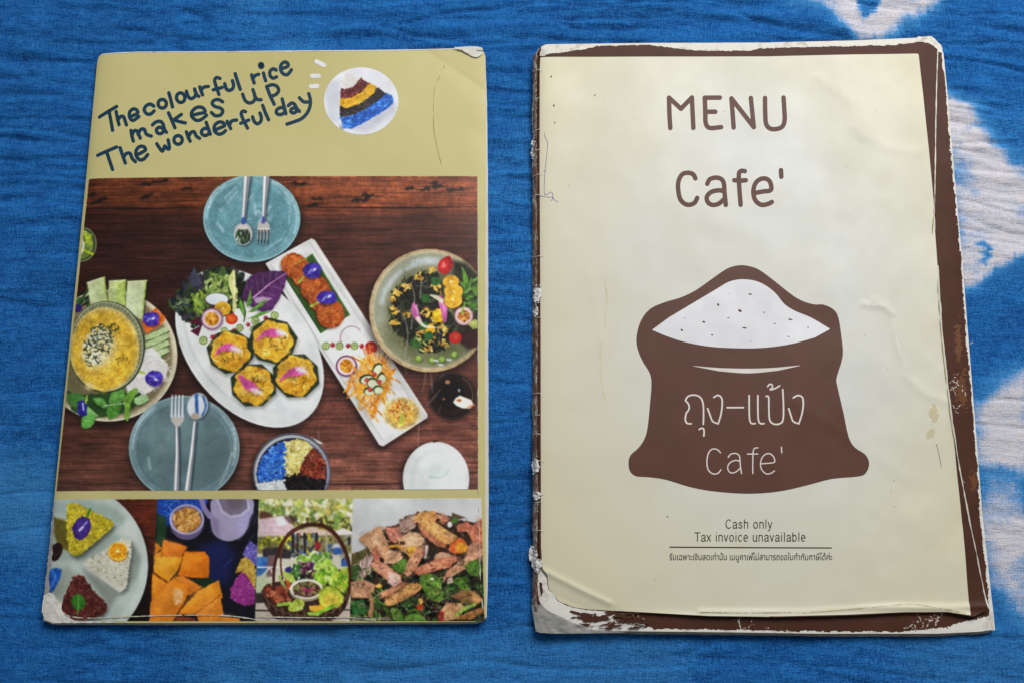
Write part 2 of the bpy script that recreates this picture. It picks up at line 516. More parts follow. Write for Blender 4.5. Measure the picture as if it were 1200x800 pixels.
        t.b.inputs['Specular IOR Level'].default_value = .32
        b = t.bump(t.noise(20, v, 2), .16, .004)
        b = t.bump(t.noise(1400, v, 2), .04, .0004, b)
        t.l(b, t.b.inputs['Normal'])
        return t.m
    def uv(s, x, y):
        return np.stack([(np.asarray(x) - s.x0) / (s.x1 - s.x0), (np.asarray(y) - s.y0) / (s.y1 - s.y0)], 1)

# ------------------------------------------------------------------ printed pictures of the left menu
LH = 0.0034            # height of its cover above the cloth
lx0, ly0 = W(40, 735, LH); lx1 = W(575, 735, LH)[0]; ly1 = W(300, 55, LH)[1]
P = Print('cover_print', float(lx0), float(ly0), float(lx1), float(ly1), LH, 5000.0)
MAIN = [(103.2, 209), (320, 206.5), (559.5, 206.5), (560.5, 573), (300, 574), (64.5, 575)]
Q1 = [(60.8, 584.5), (184.5, 584), (174.5, 731), (45, 731)]
Q2 = [(184.5, 584), (303.5, 584), (298.8, 731), (174.5, 731)]
Q3 = [(303.5, 584), (413.8, 583.5), (410, 731), (298.8, 731)]
Q4 = [(413.8, 583.5), (564, 583), (568, 731), (410, 731)]

def flower(cx, cy, rx, ry, rot, stem=None):
    P.ell(cx + .8, cy + 1.2, rx, ry, (25, 15, 25), rot, soft=2, a=.5)
    P.poly([(cx + rx * math.cos(a) * (1 + .1 * math.sin(3 * a + rx)), cy + ry * math.sin(a) * (1 + .1 * math.cos(2 * a))) for a in np.linspace(0, 6.28, 22)[:-1]], (66, 46, 150), tex=(34, 'f'), soft=.7, rag=.8)
    P.ell(cx + rx * .25, cy - ry * .3, rx * .5, ry * .45, (84, 66, 190), rot, soft=2.5, a=.7)
    c, sn = math.cos(rad(rot)), math.sin(rad(rot))
    P.line([(cx - rx * .6 * c, cy - rx * .6 * sn), (cx - rx * .15 * c + 1.5 * sn, cy - rx * .15 * sn - 1.5 * c), (cx + rx * .15 * c, cy + rx * .15 * sn)], [1.6, 2.6, 1.2], (150, 160, 220), soft=1.2, a=.8, smooth=True)
    P.poly([(cx - rx * .05 * c - 1 * sn, cy - rx * .05 * sn + 1 * c), (cx + rx * .3 * c - 1.6 * sn, cy + rx * .3 * sn + 1.6 * c), (cx + rx * .5 * c, cy + rx * .5 * sn), (cx + rx * .25 * c + 1.5 * sn, cy + rx * .25 * sn - 1.5 * c)], (226, 228, 242), soft=.9)
    if stem: P.line(stem, [2.2, 3.2], (160, 180, 70), soft=.6)

def passion(cx, cy, r, rim, body=(212, 140, 40)):
    P.ell(cx + 1, cy + 1.5, r, r, (40, 20, 30), soft=2, a=.35)
    P.ell(cx, cy, r, r, rim); P.ell(cx, cy, r * .86, r * .86, (228, 205, 210), soft=1)
    P.ell(cx, cy, r * .64, r * .64, body, tex=(60, 'f'), rag=1, soft=.8)
    P.scat(ellpts(cx, cy, r * .55, r * .55), 22, (1.2, 2.2), (.9, 1.4), [(120, 60, 20), (235, 175, 70), (180, 100, 20)])

def okra(cx, cy, r):
    P.ell(cx, cy, r, r, (110, 135, 70)); P.ell(cx, cy, r * .72, r * .72, (190, 200, 140))
    for a in range(0, 360, 72): P.line([(cx, cy), (cx + r * .6 * math.cos(rad(a)), cy + r * .6 * math.sin(rad(a)))], .8, (120, 140, 70))

def bead(cx, cy, r, c=(150, 35, 45)):
    P.ell(cx, cy, r, r, c); P.ell(cx - r * .25, cy - r * .3, r * .35, r * .3, (225, 130, 130), soft=.6)

def citrus(cx, cy, rx, ry, c=(226, 160, 30)):
    P.ell(cx, cy + .8, rx, ry, (150, 90, 15)); P.ell(cx, cy, rx * .95, ry * .95, (232, 190, 80))
    P.ell(cx, cy, rx * .82, ry * .82, c, tex=(22, 'f'))
    for a in range(0, 360, 36): P.line([(cx, cy), (cx + rx * .78 * math.cos(rad(a)), cy + ry * .78 * math.sin(rad(a)))], .5, (240, 205, 110), a=.6)
    P.ell(cx, cy, 1.6, 1.6, (245, 225, 170), soft=.8)

def wood(xc, tone, bands):
    """dark plank table: bands = [(y, colour)]"""
    ys = [b[0] for b in bands]; cs = np.array([b[1] for b in bands], float)
    yy = P.Y + (fbm(P.X / 60, P.Y / 30, 15, 2) - .5) * 7
    base = np.stack([np.interp(yy, ys, cs[:, k]) for k in range(3)], -1)
    g1 = fbm(P.X / 55, P.Y / 1.6, 16, 3); g2 = fbm(P.X / 18, P.Y / .9, 17, 2); g3 = fbm(P.X / 26, P.Y / 9, 18, 3)
    m = .62 + .62 * g1 + .30 * (g2 - .5) + .5 * (g3 - .5)
    return base * m[..., None]

# the big picture: dishes on a dark plank table
P.begin(MAIN, 1 / .82)
wb = wood(0, 0, [(205, (118, 62, 36)), (236, (112, 56, 30)), (246, (92, 46, 28)), (256, (66, 35, 26)), (330, (60, 32, 25)), (400, (72, 40, 32)), (470, (88, 50, 40)), (520, (104, 62, 50)), (565, (112, 70, 57)), (580, (108, 68, 55))])
side = sss(90, 420, P.X)[..., None]
wb = wb * (.86 + .34 * side) + side * np.array([6, 6, 7])
P.img = np.where(P.mask[..., None] > 0, P.img * (1 - P.mask[..., None]) + wb * P.mask[..., None], P.img)
for x0, x1, y, a in ((100, 230, 244, .8), (160, 236, 235.5, .6), (350, 560, 243, .85), (420, 560, 226, .4), (100, 180, 228, .4), (64, 150, 566, .5), (380, 480, 566, .8), (540, 562, 553, .6), (100, 200, 262, .4), (350, 430, 262, .4)):
    P.line([(x0, y), ((x0 + x1) / 2, y + .8), (x1, y - .4)], [.6, 1.6, .8], (18, 10, 10), a=a, smooth=True)
for cx, cy, n in ((180, 213, 9), (168, 232, 4), (124, 237, 7), (520, 218, 16), (430, 234, 12), (345, 216, 8), (358, 238, 10), (230, 219, 5), (480, 222, 3), (104, 228, 4)):
    for _ in range(max(1, n // 3)):
        kx, ky = cx + P.R.uniform(-1, 1) * (6 + n), cy + P.R.uniform(-1, 1) * (2 + n * .25)
        P.ell(kx, ky, P.R.uniform(4, 8), P.R.uniform(1.4, 2.6), (30, 20, 18), rot=P.R.uniform(-25, 12), rag=2.4, soft=1.2, a=.85)
        P.line([(kx - 12, ky + 1), (kx, ky), (kx + 14, ky + .6)], [.4, 1.6, .4], (30, 18, 16), a=.6, smooth=True)
P.scat([(470, 470), (560, 470), (560, 560), (400, 560)], 26, (10, 30), (.6, 1.6), [(128, 92, 78), (140, 108, 96), (60, 34, 28)], ang=(0, 5), a=.55)
P.scat(MAIN, 120, (20, 60), (.5, 1.1), [(30, 16, 14), (105, 60, 40), (120, 70, 50)], ang=(0, 3), a=.35)

# small glass cut by the fold
P.ell(96, 286, 17, 20, (60, 70, 40)); P.ell(95, 286, 14, 17, (120, 140, 70), tex=(50, 'm'))
P.ring(96, 286, 16.5, 19.5, 1.2, (150, 160, 120), a=.8)
for q in ([(95, 270), (106, 286)], [(96, 292), (108, 298)], [(100, 284), (106, 276)]): P.line(q, 3, (165, 180, 40))
P.line([(93, 276), (97, 287), (94, 296)], 2.4, (215, 220, 205), smooth=True)

def teal_plate(cx, cy, rx, ry, base, rim):
    e = ellpts(cx, cy, rx, ry, 0, 48)
    P.shadow(e, 2, 4, 9, .75)
    P.poly(e, rim, tex=(9, 'm'))
    P.ring(cx, cy, rx - 1, ry - 1, 1.4, tuple(min(255, c + 45) for c in rim), a=.75)
    P.ell(cx, cy + 1, rx * .86, ry * .86, base, soft=3, tex=(10, 'm'))
    P.ell(cx - 14, cy - 16, rx * .5, ry * .42, tuple(min(255, c + 16) for c in base), soft=14, a=.7, tex=(14, 'm')); P.ell(cx + 16, cy + 18, rx * .5, ry * .4, tuple(c * .86 for c in base), soft=14, a=.6)
    P.line(ellpts(cx, cy, rx * .93, ry * .93, 0, 20, 180, 235), 2.2, tuple(min(255, c + 70) for c in rim), soft=1.6, a=.7, tex=(40, 'f')); P.line(ellpts(cx, cy, rx * .93, ry * .93, 0, 20, -40, 20), 2.4, tuple(min(255, c + 60) for c in rim), soft=1.8, a=.6, tex=(40, 'f'))
    P.scat(ellpts(cx, cy, rx * .9, ry * .9), 60, (.8, 2.2), (.6, 1.3), [tuple(c * .75 for c in base), tuple(min(255, c + 40) for c in base)], a=.35)
    P.ring(cx, cy + 1, rx * .84, ry * .84, 1.1, tuple(min(255, c + 50) for c in base), a=.5, a0=-60, a1=70)
    P.ring(cx, cy + 1, rx * .85, ry * .85, 1.0, tuple(c * .7 for c in base), a=.5, a0=90, a1=250)
teal_plate(295, 256.5, 57, 51, (98, 144, 154), (116, 158, 166))
for q, wv in (([(264, 232), (277, 220)], 1.6), ([(267, 238), (278, 225)], 2.2), ([(245, 243), (249, 228), (256, 220)], 3), ([(317, 213), (332, 222), (340, 240)], 2), ([(340, 244), (339, 262)], 1.6),
              ([(258, 246), (260, 248)], 2.4), ([(298, 240), (300, 252)], 3), ([(303, 262), (316, 243)], 4), ([(302, 248), (316, 258)], 3), ([(255, 262), (262, 272)], 3), ([(310, 294), (330, 280)], 1.4), ([(290, 236), (297, 228)], 2)):
    P.line(q, wv * .8, (190, 212, 218), soft=2.0, a=.65, smooth=len(q) > 2, tex=(40, 'f'))
P.scat(ellpts(295, 256, 50, 45), 40, (1, 4), (.6, 1.4), [(190, 210, 214), (70, 110, 120)], a=.4)

def cutlery(pts, wd, c=(216, 215, 216)):
    p = np.asarray(pts, float)
    P.line(p + (2.2, 1.5), np.asarray(wd) + .6, (30, 45, 55), soft=1.6, a=.55)
    P.line(p, wd, (140, 140, 144)); P.line(p - (.6, 0), np.asarray(wd) * .6, c, soft=.6)
    P.line(p + (.9, 0), np.asarray(wd) * .2, (96, 92, 100), soft=.5, a=.7); P.line(p - (1.0, 0), np.asarray(wd) * .16, (240, 242, 246), soft=.5, a=.9)
cutlery([(289.5, 205), (287, 235), (285.3, 258)], [8.5, 5.2, 3])
P.ell(286.5, 276, 12, 13.5, (40, 55, 65), soft=2, a=.5)
P.ell(285, 274.5, 11, 13.2, (180, 180, 178)); P.ell(285, 277, 8.6, 9.6, (66, 84, 62), tex=(70, 'f'))
P.scat(ellpts(285, 277, 8, 9), 26, (2, 5), (.8, 1.5), [(28, 48, 30), (222, 226, 220), (94, 130, 84), (20, 25, 25)], ang=(90, 30))
P.ell(285, 266.5, 6, 3.2, (205, 196, 188), soft=1); P.line([(285.3, 256.5), (285.3, 261)], [3.2, 5], (60, 80, 170), soft=.8)
cutlery([(312, 205), (310, 235), (308.8, 258)], [8.5, 5, 3])
P.poly([(307, 258), (311, 258), (316, 264), (316, 272), (301.5, 272), (302, 264)], (188, 182, 176)); P.line([(308.8, 255.5), (308.8, 260)], [3, 5], (82, 76, 160), soft=.8)
P.line([(302.5, 268.5), (315.5, 268.5)], 1.2, (225, 220, 214))
for x in (303, 306.7, 310.4, 314.4): P.line([(x, 271), (x - .3, 285.5)], [2.4, 1.2], (52, 48, 46)); P.line([(x - .6, 271), (x - .9, 281)], .9, (190, 186, 180))

# long white dish
LONG = [(311, 309), (365, 279.5), (369, 281.5), (501, 485), (501, 489), (449, 522.5), (444.5, 521)]
P.shadow(LONG, -2, 5, 7, .7)
P.poly(LONG, (214, 214, 211), tex=(4, 'm'))
P.poly([(318, 311), (363, 286), (493, 486), (448, 514)], (226, 226, 224), soft=1.4, tex=(3, 'm'))
P.line([(363, 285.5), (428, 385), (493, 486)], 1.2, (186, 186, 184), a=.6); P.line([(318, 311), (380, 412), (448, 514)], 1.3, (168, 170, 170), a=.65)
P.line([(365, 281), (433, 384), (500, 486)], 1.2, (240, 240, 238), a=.8)
LEAF = [(366, 297.5), (410, 369.5), (376, 391), (332, 322), (340, 316)]
P.poly(LEAF, (54, 92, 38), tex=(14, 'm')); P.line([(366, 298), (410, 369.5)], 1, (90, 130, 60)); P.line([(376, 390), (334, 324)], 1.2, (30, 56, 24))
for cx, cy, rx, ry in ((346, 312, 17, 14.5), (357, 322, 15, 15), (369, 338, 17.5, 16), (378, 351, 17.5, 15.5), (387.5, 368, 16.5, 16.5)):
    e = ellpts(cx, cy, rx, ry, 30)
    P.shadow(e, -1.5, 2, 3, .6, (60, 20, 8))
    P.poly(e, (172, 82, 34), tex=(44, 'f'), rag=1.2)
    P.ell(cx + 2, cy - 1, rx * .66, ry * .6, (196, 104, 40), soft=5, a=.65, tex=(36, 'f'))
    P.scat(e, 16, (1.5, 4), (.7, 1.4), [(108, 44, 16), (212, 138, 60), (120, 52, 20)], a=.7)
P.line([(346, 309), (360, 304)], 1.1, (190, 150, 60)); P.line([(350, 306), (362, 302)], .8, (130, 140, 50))
flower(366.5, 317.5, 10.6, 10.2, -35, [(356, 325), (350.5, 331)])
flower(383.5, 349, 12, 8.6, -35, [(373, 354.5), (364.5, 359)])
P.ring(412, 396, 13, 13.5, 1.1, (150, 90, 110), a0=150, a1=320, a=.8)
for x in (382, 398, 415.5): okra(x, 405.3, 4.6)
for x, y in ((390, 404.2), (408, 405), (424, 405.2)): bead(x, y, 2.7)
P.ell(436, 409, 7.5, 6.5, (60, 30, 20), soft=2, a=.4); P.ell(435, 407, 7.2, 7, (176, 34, 34)); P.ell(435, 407, 4.5, 4.2, (206, 58, 44), soft=1.6); P.ell(435.5, 406.5, 1.2, 1.2, (235, 150, 120), soft=.6)
passion(406, 428.5, 12.4, (96, 44, 84))
CARROT = [(443, 411), (448, 418), (462, 436), (458, 452), (446, 472), (438, 490), (431, 486), (416, 462), (404, 447), (414, 440), (424, 424)]
P.poly(CARROT, (196, 120, 40), soft=3, a=.45)
P.scat(CARROT, 60, (14, 30), (1.2, 2.0), [(238, 160, 44), (226, 132, 34), (246, 186, 92), (204, 110, 28)], ang=(115, 26), curve=.2)
P.scat(CARROT, 46, (14, 28), (1.1, 1.9), [(240, 170, 60), (228, 140, 40), (214, 120, 34)], ang=(55, 22), curve=.2)
for cx, cy, rx, ry, ro in ((442, 432, 5, 8, 30), (430, 444, 9, 6, -10), (437, 449, 8, 6.5, 30), (447, 443, 5, 7, 10), (443, 456, 6, 5, 0), (432, 458, 6, 4.5, 0)):
    P.ell(cx, cy, rx, ry, (40, 58, 30), rot=ro); P.ell(cx + .6, cy + .9, rx * .85, ry * .8, (214, 220, 184), rot=ro, soft=.8)
for cx, cy in ((439, 438), (430, 445), (444.5, 447), (434, 456)): bead(cx, cy, 2.8, (188, 52, 44))
P.ell(470.5, 484, 22.5, 19.5, (206, 178, 122), tex=(16, 'm')); P.ring(470.5, 484, 21.5, 18.6, 1.3, (236, 220, 180), a=.8)
P.ell(470.5, 483.5, 17, 15, (226, 176, 82), tex=(24, 'f'))
P.scat(ellpts(469, 480, 14, 11), 60, (1.2, 3), (.8, 1.7), [(180, 60, 30), (240, 200, 110), (206, 120, 40), (250, 225, 160)])
P.poly([(467, 492), (470, 483), (474, 486), (472, 498), (468, 500)], (200, 200, 80), soft=1)

# oval plate of savoury custard cups
OV = ellpts(292.5, 407.5, 106, 71, 50, 56)
P.shadow(OV, -2, 6, 9, .75)
P.poly(OV, (218, 221, 219), tex=(3, 'm'))
P.poly(ellpts(292, 405, 95, 60, 50), (228, 229, 226), soft=4, tex=(3, 'm'))
P.line(ellpts(292, 405, 95, 60, 50, 40, 60, 200), 2, (178, 186, 188), soft=2.4, a=.6)
P.poly(ellpts(310, 440, 60, 28, 50), (206, 212, 214), soft=16, a=.8)
P.poly(ellpts(350, 470, 20, 9, 10), (236, 238, 236), soft=6, a=.8)
P.line(ellpts(292.5, 407.5, 104.5, 69.5, 50, 40, 20, 150), 1.2, (240, 242, 240), a=.8)
LET = [(201, 356), (206, 344), (214, 338), (222, 324), (228, 314), (234, 322), (246, 313), (262, 312), (277, 314), (284, 330), (287, 350), (272, 366), (256, 372), (240, 380), (226, 384), (212, 372), (204, 366)]
P.poly(LET, (38, 46, 34), rag=4, soft=1.4, tex=(20, 'f'))
P.scat(LET, 90, (6, 12), (3, 6), [(34, 44, 32), (46, 62, 40), (60, 84, 44), (30, 36, 40), (64, 58, 70)], curve=.5, soft=.8)
P.scat([(240, 322), (262, 318), (276, 330), (280, 348), (262, 356), (244, 352)], 46, (5, 10), (2, 4), [(110, 132, 62), (140, 158, 80), (84, 108, 52), (166, 180, 110)], curve=.5, soft=.8)
P.scat([(226, 346), (246, 342), (244, 364), (232, 372)], 28, (6, 11), (2, 3.6), [(150, 172, 66), (126, 150, 54), (98, 128, 50)], ang=(70, 40), curve=.3)
P.scat([(201, 350), (222, 350), (220, 366), (204, 364)], 26, (3, 7), (2, 3), [(86, 112, 62), (120, 140, 90), (50, 62, 72), (34, 40, 48)], soft=.7)
P.poly([(224, 320), (228, 313), (233, 324), (238, 333), (226, 338), (222, 332)], (66, 68, 84), tex=(16, 'f'), soft=1)
P.line([(274, 318), (272, 332), (276, 348), (274, 364)], [3, 9, 7, 4], (200, 200, 126), smooth=True, tex=(14, 'f')); P.line([(274, 320), (275, 364)], 1.4, (226, 226, 180), smooth=False)
P.poly([(278, 330), (290, 328), (288, 345), (284, 358), (278, 356)], (28, 34, 26), rag=3, soft=1.4)
PUR = [(283, 349), (287, 337), (292, 325), (300, 320), (316, 317.5), (332, 318), (337, 321), (334, 334), (327, 351), (319, 363), (308, 366), (298, 362), (290, 356)]
P.shadow(PUR, -1, 2, 4, .5); P.poly(PUR, (76, 40, 84), tex=(16, 'f'), rag=.8)
P.poly([(300, 347), (335, 322), (327, 350), (318, 363), (308, 358)], (104, 52, 112), soft=3, a=.65, tex=(16, 'f'))
P.line([(297, 349), (316, 333), (335, 320.5)], [1.6, 1.2, .8], (206, 150, 196)); P.line([(297, 349.4), (316, 333.4)], .6, (235, 200, 225))
for a, b in (((303, 344), (300, 325)), ((309, 339), (308, 321)), ((316, 333.5), (317, 319.5)), ((323, 329), (325, 319)), ((295, 349), (289, 334)), ((306, 342), (322, 347)), ((314, 335), (328, 338)), ((300, 347), (314, 357))):
    P.line([a, b], .7, (150, 100, 150), a=.7)
P.poly([(297, 350), (308, 348), (319, 350), (312, 354), (300, 356)], (196, 170, 196), soft=1.2, a=.8)
for q in ([(281, 349), (280, 360), (287, 374), (288, 370), (286, 358)], [(294.5, 337), (289, 356), (289, 361), (295, 356)], [(313, 351), (306, 354), (291, 366), (297, 366), (309, 358)], [(318, 365), (306, 366), (290, 374), (302, 372)]):
    P.poly(q, (86, 134, 54), tex=(16, 'f'))
    P.line([q[0], q[2]], .6, (150, 180, 90), a=.7)
P.line([(284, 352), (288, 366), (286, 377)], 1.2, (40, 52, 24))
P.ell(254.3, 352, 14, 8, (80, 44, 60)); P.ell(254.3, 351, 13.2, 6.8, (212, 220, 226))
citrus(261, 361.5, 9.6, 8.6, (222, 164, 36)); passion(248.5, 374, 12.8, (150, 92, 130))
P.ell(271.5, 374, 7.2, 6.6, (190, 60, 26)); P.ell(271.5, 373.5, 4.8, 4.2, (222, 96, 40), soft=1, tex=(30, 'f'))
P.poly([(221.5, 377.5), (233, 372), (237, 382)], (84, 22, 46)); P.poly([(223, 388), (237, 381.5), (232.5, 394.5)], (84, 22, 46), tex=(8, 'f'))
for x, y, r in ((263, 387.5, 4.2), (281, 384.5, 4.6), (238.5, 399, 5), (299.5, 376.5, 4.8), (322, 370, 4.8), (297, 386, 4)): okra(x, y, r)
for x, y in ((249, 395), (274.5, 387.5), (291, 380.5), (311.5, 373), (253, 394)): bead(x, y, 2.6, (140, 34, 48))
def cup(cx, cy, r, petal, seed):
    R = random.Random(seed); a0 = R.uniform(0, 1.5)
    sq = [(cx + r * 1.18 * math.cos(a0 + k * math.pi / 4) * (1 if k % 2 else 1.05), cy + r * 1.14 * math.sin(a0 + k * math.pi / 4)) for k in range(8)]
    P.shadow(sq, 1, 3, 4, .35); P.poly(sq, (44, 52, 34), tex=(12, 'f'), soft=.8)
    blob = [(cx + r * (.98 + .08 * math.sin(7 * a + a0)) * math.cos(a), cy + r * (.98 + .08 * math.sin(6 * a)) * math.sin(a)) for a in np.linspace(0, 6.283, 40)[:-1]]
    P.poly(blob, (222, 168, 48), tex=(34, 'm'), rag=1.1, soft=.8)
    P.scat(ellpts(cx, cy, r * .85, r * .85), 26, (5, 11), (3, 6), [(236, 190, 70), (208, 136, 30), (240, 206, 110), (226, 160, 40), (198, 124, 28)], curve=.4, a=.5, soft=2)
    P.scat(ellpts(cx, cy, r * .9, r * .9), 26, (1.5, 4), (.6, 1.2), [(160, 90, 20), (244, 220, 140), (140, 84, 30)], a=.6)
    P.scat(ellpts(cx + 1, cy + 1, r * .6, r * .5), 9, (4, 10), (.5, .9), [(40, 40, 24), (60, 54, 24)], curve=.4, a=.9)
    p = np.asarray(petal, float)
    P.poly(p + (.5, 1.5), (120, 70, 20), soft=1.8, a=.5); P.poly(p, (214, 84, 154), soft=.7)
    m = len(p) // 2
    P.poly([p[0], p[1], p[-1]], (184, 40, 124), soft=3, a=.7)
    t = p[m]; P.ell(t[0] - 3, t[1], 7, 3.4, (240, 214, 226), rot=20, soft=3, a=.95)
    P.line([t - (2, 0), t + (4, 3), t + (5, 8)], [2.4, 1.4, .6], (240, 226, 206), smooth=True)
cup(270, 412, 23, cr([(251, 417), (256, 408), (264, 403), (273, 403.5), (279, 409), (272, 411), (262, 411), (255, 414)], 4, True), 1)
cup(319.5, 399.5, 24, cr([(301, 399), (309, 389), (318, 385), (328, 387.5), (334, 393), (322, 395), (310, 395)], 4, True), 2)
cup(297, 451, 23, cr([(280, 440), (286, 441), (296, 447), (304, 455), (300, 459), (290, 457), (284, 451)], 4, True), 3)
cup(347, 440, 23.5, cr([(328, 446), (335, 436), (344, 430.5), (353, 431), (358, 436), (350, 440), (338, 441)], 4, True), 4)

# bowl with custard dip, cut by the fold
BO = ellpts(127, 416.5, 81, 77, 0, 56)
P.shadow(BO, 2, 6, 9, .75)
P.poly(BO, (190, 180, 150), tex=(6, 'm')); P.ell(126, 416, 76.5, 72.5, (126, 112, 86), soft=3, tex=(10, 'm'))
P.ell(134, 420, 62, 62, (104, 96, 66), soft=8, a=.7)
P.line(ellpts(127, 416.5, 80, 76, 0, 40, -60, 100), 1.3, (224, 216, 190), a=.9)
P.line(ellpts(127, 416.5, 78, 74, 0, 30, -70, 20), 4, (206, 196, 166), soft=2, a=.7)
P.scat([(86, 346), (104, 338), (106, 356), (90, 362)], 16, (8, 16), (1.6, 3), [(34, 66, 34), (50, 92, 44), (24, 30, 24)], ang=(-40, 20))
P.ell(90, 361, 6, 5, (50, 36, 110))
for q, c in (([(102, 331.5), (122.5, 325), (126, 353), (106, 357)], (190, 204, 142)), ([(128, 330), (147.5, 328.5), (146.5, 358), (127, 353)], (178, 196, 102)), ([(149.5, 330.5), (172, 329), (167, 376), (147, 363)], (198, 208, 160))):
    q = np.array(q); P.shadow(q, 2, 1, 2, .5)
    P.poly(q, c, tex=(7, 'm')); P.line([q[0], q[1]], 1.5, (214, 222, 170)); P.line([q[1] - (.8, 0), q[2] - (.8, 0)], 2, (150, 176, 70), a=.7)
    P.poly([q[0], (q[0] + q[1]) / 2, (q[2] + q[3]) / 2, q[3]], (212, 220, 178), soft=4, a=.5)
P.poly([(166, 378), (176, 366), (183, 361), (187, 366), (194, 371), (192, 378), (184, 384), (172, 391)], (216, 104, 32), tex=(22, 'f'))
flower(177.5, 374.5, 10, 9, -30)
for k in range(4):
    y = 385 + 8 * k
    q = np.array([(170, y + 10), (184, y + 4), (196, y - 1), (199, y + 4), (186, y + 11), (171, y + 16)])
    P.poly(q, (36, 62, 30)); P.poly(q + (0, -1.4), (172, 190, 136), tex=(10, 'f'), soft=.8)
NOOD = [(164, 420), (172, 408), (179, 407), (188, 416), (197, 428), (196, 440), (188, 452), (170, 462), (150, 462), (148, 448), (158, 436)]
P.poly(NOOD, (220, 217, 212), rag=2, soft=1.2, tex=(8, 'f'))
P.scat(NOOD, 60, (8, 18), (.7, 1.2), [(235, 233, 230), (190, 186, 180), (206, 202, 196)], curve=.5, a=.7)
P.scat([(190, 420), (200, 424), (198, 446), (188, 440)], 10, (4, 9), (.6, 1), [(210, 206, 196)], curve=.6)
LV = [(76, 456), (90, 462), (112, 462), (140, 456), (152, 462), (164, 460), (172, 466), (150, 482), (128, 488), (104, 490), (84, 480)]
P.poly(LV, (44, 74, 36), rag=2.5, soft=1, tex=(18, 'm'))
for q, c in (([(78, 462), (92, 460), (100, 466), (96, 474), (84, 476)], (66, 118, 52)), ([(110, 466), (120, 466), (126, 474), (122, 478), (112, 472)], (88, 140, 64)), ([(132, 458), (144, 454), (146, 466), (136, 474), (128, 472)], (94, 148, 66)),
             ([(126, 476), (142, 472), (138, 486), (128, 490)], (72, 126, 46)), ([(103, 476), (110, 482), (115, 487), (108, 488), (102, 484)], (120, 168, 96)), ([(145, 468), (154, 456), (162, 456), (154, 472), (152, 486), (150, 493), (146, 490), (146, 478)], (112, 160, 56)),
             ([(97, 488), (106, 484), (112, 490), (106, 500), (97, 501), (95, 494)], (94, 156, 70)), ([(158, 466), (170, 462), (174, 468), (164, 474), (158, 472)], (150, 186, 130))):
    P.shadow(q, 0, 2, 2, .5, (10, 24, 10)); P.poly(q, c, tex=(18, 'f'), smooth=True); P.line([q[0], q[len(q) // 2]], .7, tuple(min(255, v + 50) for v in c), a=.6)
P.line([(122, 475), (146, 472)], 1, (200, 214, 190)); P.line([(102, 464), (100, 474)], 2.4, (170, 190, 60))
P.poly([(91, 470), (97, 468), (102, 474), (102, 486), (96, 488), (91, 484)], (44, 36, 130), tex=(16, 'f')); P.line([(97, 472), (98, 480)], 1.6, (190, 196, 230))
flower(181, 443, 10.4, 9.8, 30, [(170, 437), (163, 435)])
P.ell(124.5, 406.5, 45.5, 53.5, (40, 46, 34)); P.ell(124, 406, 44.5, 52.5, (134, 138, 104), tex=(14, 'f'))
for a in range(-170, 180, 6):
    c, s_ = math.cos(rad(a)), math.sin(rad(a))
    P.line([(123 + 41 * c, 407 + 48.5 * s_), (124 + 44 * c, 406 + 52 * s_)], 1.1, (70, 72, 48) if a % 12 else (190, 192, 160), a=.55)
P.ring(124, 406, 43.4, 51.2, .9, (196, 198, 172), a=.7)
P.ell(122.5, 409, 41, 48.5, (206, 180, 104), tex=(10, 'm')); P.ell(122, 410, 38, 45, (214, 172, 56), soft=4, tex=(22, 'm'))
P.scat(ellpts(122, 410, 33, 40), 40, (6, 16), (3, 7), [(226, 192, 92), (202, 152, 36), (222, 184, 80), (208, 160, 44)], curve=.5, a=.4, soft=3)
P.ell(116, 409, 18, 24, (222, 208, 160), soft=8, a=.85, rot=25)
P.scat(ellpts(114, 405, 15, 24, 20), 46, (4, 9), (1.6, 3), [(226, 226, 206), (214, 214, 190)], curve=.5, a=.7)
P.scat(ellpts(114, 404, 16, 26, 25), 120, (2, 5.5), (.7, 1.3), [(26, 40, 34), (40, 58, 46), (60, 76, 60)], curve=.4)
P.scat(ellpts(134, 384, 6, 4), 8, (2, 5), (.8, 1.4), [(40, 54, 36)], curve=.5)
P.scat(ellpts(143, 420, 7, 7), 6, (4, 8), (.5, .8), [(60, 60, 30)], curve=.5)
P.ell(105, 452, 5, 4, (234, 214, 150), soft=3, a=.7)

# second blue-grey plate with fork and spoon
teal_plate(216, 524.5, 65, 61.5, (94, 118, 122), (108, 134, 140))
for q, wv in (([(272, 496), (276, 514), (274, 534)], 3), ([(247, 474), (258, 482), (268, 496)], 2.4), ([(272, 530), (266, 550), (258, 566)], 2), ([(160, 500), (168, 486), (180, 476)], 1.6), ([(174, 536), (176, 548)], 3)):
    P.line(q, wv * .8, (176, 198, 203), soft=2.0, a=.65, smooth=len(q) > 2, tex=(40, 'f'))
P.scat(ellpts(216, 524, 54, 50), 40, (3, 9), (2, 5), [(110, 136, 138), (82, 104, 108), (122, 132, 128)], a=.22, soft=3)
cutlery([(207.5, 500), (208, 530), (206.5, 578)], [3, 4, 6.6])
P.poly([(200, 486), (216, 486), (215.5, 492), (210.5, 499), (205.5, 499), (200.6, 492)], (186, 180, 172)); P.line([(201, 487), (215.5, 487)], 1, (110, 106, 150))
for x in (201.4, 205.6, 209.6, 213.8): P.line([(x + .5, 462.5), (x, 487)], [1.5, 3], (214, 220, 226)); P.line([(x + 1.6, 466), (x + 1.6, 486)], .7, (90, 100, 116), a=.7)
cutlery([(228.5, 494), (225, 530), (219, 578)], [3.4, 4.4, 6.4])
P.ell(233, 476, 13, 16, (30, 45, 52), rot=12, soft=2, a=.5); P.ell(231.5, 475, 12.4, 15.6, (170, 178, 186), rot=12)
